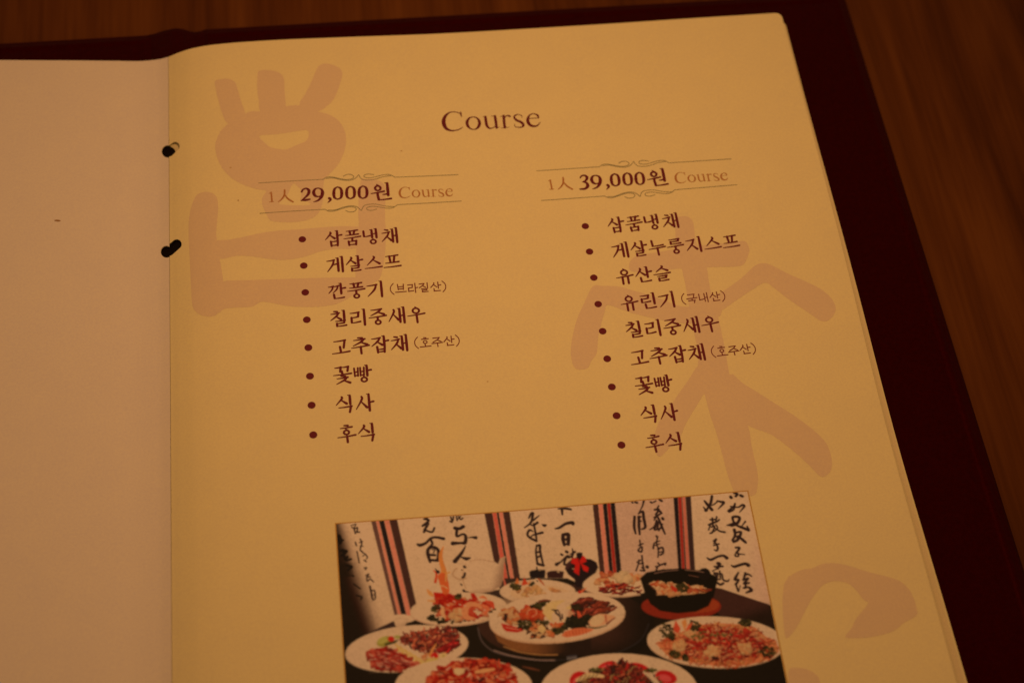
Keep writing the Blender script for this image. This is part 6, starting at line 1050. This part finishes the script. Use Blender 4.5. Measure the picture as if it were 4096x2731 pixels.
 ('poly',(182,54,42),[(109.8,-232.89),(109.87,-233.12),(109.88,-233.37),(109.85,-233.62),(109.76,-233.87),(109.63,-234.12),(109.46,-234.35),(109.26,-234.55),(109.02,-234.73),(108.76,-234.88),(108.48,-234.98),(108.2,-235.04),(107.92,-235.07),(107.65,-235.04),(107.4,-234.98),(107.17,-234.87),(106.98,-234.72),(106.82,-234.55),(106.71,-234.34),(106.65,-234.11),(106.63,-233.86),(106.67,-233.61),(106.75,-233.36),(106.88,-233.12),(107.05,-232.88),(107.25,-232.68),(107.49,-232.5),(107.75,-232.35),(108.03,-232.25),(108.31,-232.18),(108.59,-232.16),(108.86,-232.18),(109.12,-232.25),(109.34,-232.36),(109.54,-232.5),(109.69,-232.68)]),
 ('poly',(164,18,14),[(119.15,-229.26),(119.16,-229.5),(119.08,-229.75),(118.92,-230.01),(118.7,-230.26),(118.4,-230.51),(118.05,-230.75),(117.65,-230.95),(117.22,-231.13),(116.77,-231.27),(116.31,-231.38),(115.85,-231.44),(115.41,-231.45),(115.01,-231.43),(114.66,-231.35),(114.36,-231.24),(114.12,-231.09),(113.96,-230.9),(113.87,-230.68),(113.87,-230.45),(113.94,-230.2),(114.09,-229.94),(114.32,-229.68),(114.61,-229.44),(114.96,-229.2),(115.36,-228.99),(115.79,-228.81),(116.25,-228.67),(116.71,-228.57),(117.17,-228.51),(117.61,-228.49),(118.01,-228.52),(118.37,-228.59),(118.67,-228.71),(118.9,-228.86),(119.07,-229.05)]),
 ('poly',(182,54,42),[(117.74,-229.74),(117.74,-229.86),(117.69,-229.99),(117.59,-230.12),(117.45,-230.26),(117.27,-230.39),(117.06,-230.52),(116.82,-230.63),(116.56,-230.73),(116.29,-230.82),(116.01,-230.88),(115.74,-230.92),(115.48,-230.94),(115.24,-230.94),(115.03,-230.91),(114.85,-230.86),(114.71,-230.79),(114.62,-230.7),(114.57,-230.59),(114.58,-230.47),(114.62,-230.34),(114.72,-230.21),(114.86,-230.07),(115.04,-229.94),(115.25,-229.82),(115.49,-229.7),(115.75,-229.6),(116.03,-229.52),(116.3,-229.45),(116.58,-229.41),(116.84,-229.39),(117.08,-229.39),(117.29,-229.42),(117.46,-229.47),(117.6,-229.54),(117.69,-229.63)]),
 ('poly',(164,18,14),[(127.82,-232.49),(127.67,-232.71),(127.45,-232.88),(127.15,-233.01),(126.78,-233.1),(126.36,-233.13),(125.89,-233.1),(125.4,-233.02),(124.89,-232.9),(124.39,-232.72),(123.9,-232.5),(123.44,-232.25),(123.03,-231.98),(122.68,-231.68),(122.4,-231.37),(122.19,-231.06),(122.07,-230.77),(122.04,-230.49),(122.09,-230.23),(122.24,-230.01),(122.46,-229.83),(122.76,-229.7),(123.13,-229.62),(123.55,-229.59),(124.02,-229.61),(124.52,-229.69),(125.02,-229.82),(125.53,-229.99),(126.02,-230.21),(126.48,-230.46),(126.89,-230.74),(127.24,-231.04),(127.52,-231.35),(127.72,-231.65),(127.84,-231.95),(127.87,-232.23)]),
 ('poly',(182,54,42),[(126.32,-232.23),(126.24,-232.33),(126.12,-232.42),(125.95,-232.48),(125.73,-232.51),(125.49,-232.51),(125.22,-232.48),(124.92,-232.42),(124.62,-232.34),(124.32,-232.23),(124.03,-232.1),(123.75,-231.96),(123.5,-231.8),(123.28,-231.64),(123.11,-231.47),(122.97,-231.31),(122.89,-231.15),(122.86,-231.0),(122.89,-230.87),(122.96,-230.77),(123.09,-230.68),(123.26,-230.62),(123.47,-230.59),(123.72,-230.59),(123.99,-230.62),(124.28,-230.68),(124.59,-230.76),(124.89,-230.87),(125.18,-231.0),(125.46,-231.14),(125.71,-231.3),(125.93,-231.46),(126.1,-231.63),(126.23,-231.79),(126.31,-231.95),(126.34,-232.1)]),
 ('poly',(164,18,14),[(134.78,-235.68),(134.6,-235.97),(134.35,-236.21),(134.03,-236.41),(133.64,-236.56),(133.21,-236.64),(132.74,-236.66),(132.25,-236.62),(131.76,-236.52),(131.27,-236.36),(130.8,-236.14),(130.38,-235.88),(130.0,-235.58),(129.68,-235.25),(129.43,-234.9),(129.27,-234.53),(129.18,-234.18),(129.19,-233.83),(129.28,-233.5),(129.45,-233.21),(129.7,-232.96),(130.02,-232.76),(130.41,-232.61),(130.84,-232.53),(131.31,-232.51),(131.8,-232.55),(132.3,-232.65),(132.79,-232.81),(133.26,-233.03),(133.69,-233.29),(134.06,-233.6),(134.38,-233.93),(134.62,-234.28),(134.79,-234.64),(134.87,-235.0),(134.87,-235.35)]),
 ('poly',(182,54,42),[(133.32,-235.43),(133.23,-235.57),(133.09,-235.69),(132.91,-235.78),(132.69,-235.85),(132.44,-235.88),(132.17,-235.87),(131.88,-235.83),(131.59,-235.76),(131.29,-235.66),(131.01,-235.54),(130.75,-235.39),(130.52,-235.22),(130.32,-235.04),(130.16,-234.85),(130.05,-234.66),(129.99,-234.47),(129.98,-234.29),(130.02,-234.13),(130.11,-233.98),(130.25,-233.86),(130.43,-233.77),(130.65,-233.71),(130.9,-233.68),(131.18,-233.69),(131.47,-233.72),(131.76,-233.79),(132.05,-233.89),(132.33,-234.02),(132.59,-234.17),(132.83,-234.34),(133.02,-234.52),(133.18,-234.71),(133.29,-234.9),(133.35,-235.09),(133.36,-235.27)]),
 ('poly',(92,24,14),[(107.36,-233.87),(112.59,-231.0),(117.61,-229.8),(120.98,-228.99),(124.02,-230.42),(127.86,-233.62),(131.23,-236.19),(127.72,-241.41),(109.8,-239.66)]),
 ('strands',[(64,22,14),(110,34,18),(150,60,30),(84,20,12),(130,90,44),(40,18,10),(140,24,16)],[(107.36,-233.87),(112.59,-231.0),(117.61,-229.8),(120.98,-228.99),(124.02,-230.42),(127.86,-233.62),(131.23,-236.19),(127.72,-241.41),(109.8,-239.66)],320,(3,7),(0.4,0.9),62,1.0,1.3),
 ('line',(190,130,70),[(108.0,-233.09),(111.37,-232.01),(115.05,-232.65)],[0.871,1.418,0.766]),
 ('line',(186,134,80),[(126.39,-232.63),(128.7,-235.1),(129.46,-237.14)],[0.767,1.423,1.633]),
 ('line',(60,40,16),[(108.23,-233.39),(109.5,-231.94)],0.218),
 ('line',(50,36,14),[(126.79,-233.51),(125.56,-234.52)],0.219),
 ('line',(60,40,16),[(109.44,-233.17),(110.58,-231.94)],0.219),
 ('line',(50,36,14),[(127.34,-234.13),(126.2,-235.25)],0.218),
 ('line',(60,40,16),[(110.65,-232.95),(111.65,-231.93)],0.219),
 ('line',(50,36,14),[(127.9,-234.75),(126.84,-235.99)],0.218),
 ('line',(60,40,16),[(111.86,-232.74),(112.73,-231.92)],0.219),
 ('line',(50,36,14),[(128.45,-235.36),(127.48,-236.72)],0.218),
 ('line',(60,40,16),[(113.08,-232.52),(113.81,-231.91)],0.219),
 ('line',(50,36,14),[(129.0,-235.97),(128.12,-237.45)],0.218),
 ('blobs',[(58,44,14),(90,80,30)],[(111.35,-230.6),(112.72,-230.06),(114.81,-230.49),(114.14,-231.44)],22,(0.4,0.8),1403),
 ('blobs',[(58,44,14),(90,80,30)],[(126.23,-232.22),(127.62,-231.68),(129.72,-232.11),(129.03,-233.06)],22,(0.4,0.8),1683)]
for op in PAINT: OPS[op[0]](*op[1:])
# uneven tone of the photograph itself, then the ink grain of the offset print
rs = np.random.RandomState(3)
def cloud(step, amp):
    c = rs.normal(0, 1, (NY // step + 3, NX // step + 3))
    yy = np.arange(NY + 1) / step; xx = np.arange(NX + 1) / step
    y0 = yy.astype(int); x0 = xx.astype(int); fy = (yy - y0)[:, None]; fx = (xx - x0)[None]
    fy = fy * fy * (3 - 2 * fy); fx = fx * fx * (3 - 2 * fx)
    return amp * (c[y0][:, x0] * (1 - fy) * (1 - fx) + c[y0 + 1][:, x0] * fy * (1 - fx) + c[y0][:, x0 + 1] * (1 - fy) * fx + c[y0 + 1][:, x0 + 1] * fy * fx)
canvas *= np.exp(cloud(70, .03) + cloud(14, .012) + cloud(5, .02))[..., None]
for ch in range(3): canvas[..., ch] = .5 * canvas[..., ch] + .5 * soften(canvas[..., ch])
canvas *= 1 + soften(soften(rs.normal(0, .12, canvas.shape[:2])))[..., None]
canvas = np.clip(canvas, .003, .9)

gx = PX0 + np.arange(NX + 1) * CELL; gy = PY0 - np.arange(NY + 1) * CELL
GX, GY = np.meshgrid(gx, gy); GZ = np.interp(GX, XB, ZB) + LIFT_PHOTO + ZO
co = np.stack([GX, GY, GZ], -1).reshape(-1, 3) * S
me = bpy.data.meshes.new('photo_print')
idx = np.arange((NX + 1) * (NY + 1)).reshape(NY + 1, NX + 1)
quads = np.stack([idx[:-1, :-1], idx[1:, :-1], idx[1:, 1:], idx[:-1, 1:]], -1).reshape(-1, 4)
me.vertices.add(len(co)); me.vertices.foreach_set('co', co.astype(np.float32).ravel())
me.loops.add(quads.size); me.loops.foreach_set('vertex_index', quads.astype(np.int32).ravel())
me.polygons.add(len(quads)); me.polygons.foreach_set('loop_start', np.arange(0, quads.size, 4, dtype=np.int32))
me.update(calc_edges=True)
at = me.color_attributes.new('print', 'FLOAT_COLOR', 'POINT')
at.data.foreach_set('color', np.concatenate([canvas.reshape(-1, 3), np.ones(((NX + 1) * (NY + 1), 1))], 1).astype(np.float32).ravel())
me.polygons.foreach_set('use_smooth', [True] * len(me.polygons))
m, nt, b = mat('offset_print', (.5, .5, .5), 0.55, 0.08)
ca = nt.nodes.new('ShaderNodeVertexColor'); ca.layer_name = 'print'
nt.links.new(ca.outputs['Color'], b.inputs['Base Color'])
me.materials.append(m)
photo = bpy.data.objects.new('photo_print', me); scene.collection.objects.link(photo); photo.parent = page
photo['label'] = 'printed photo of dishes on a dark table before calligraphy scrolls'
# hairline frame round the photograph
e = .32
fr = [[(PX0 - e, PY0 + e), (PX0 - e, PY1 - e), (PX0, PY1 - e), (PX0, PY0 + e)], [(PX1, PY0 + e), (PX1, PY1 - e), (PX1 + e, PY1 - e), (PX1 + e, PY0 + e)], [(PX0, PY0), (PX1, PY0), (PX1, PY0 + e), (PX0, PY0 + e)], [(PX0, PY1 - e), (PX1, PY1 - e), (PX1, PY1), (PX0, PY1)]]
printed('photo_border', fr, M_GOLD, page, LIFT_PHOTO)
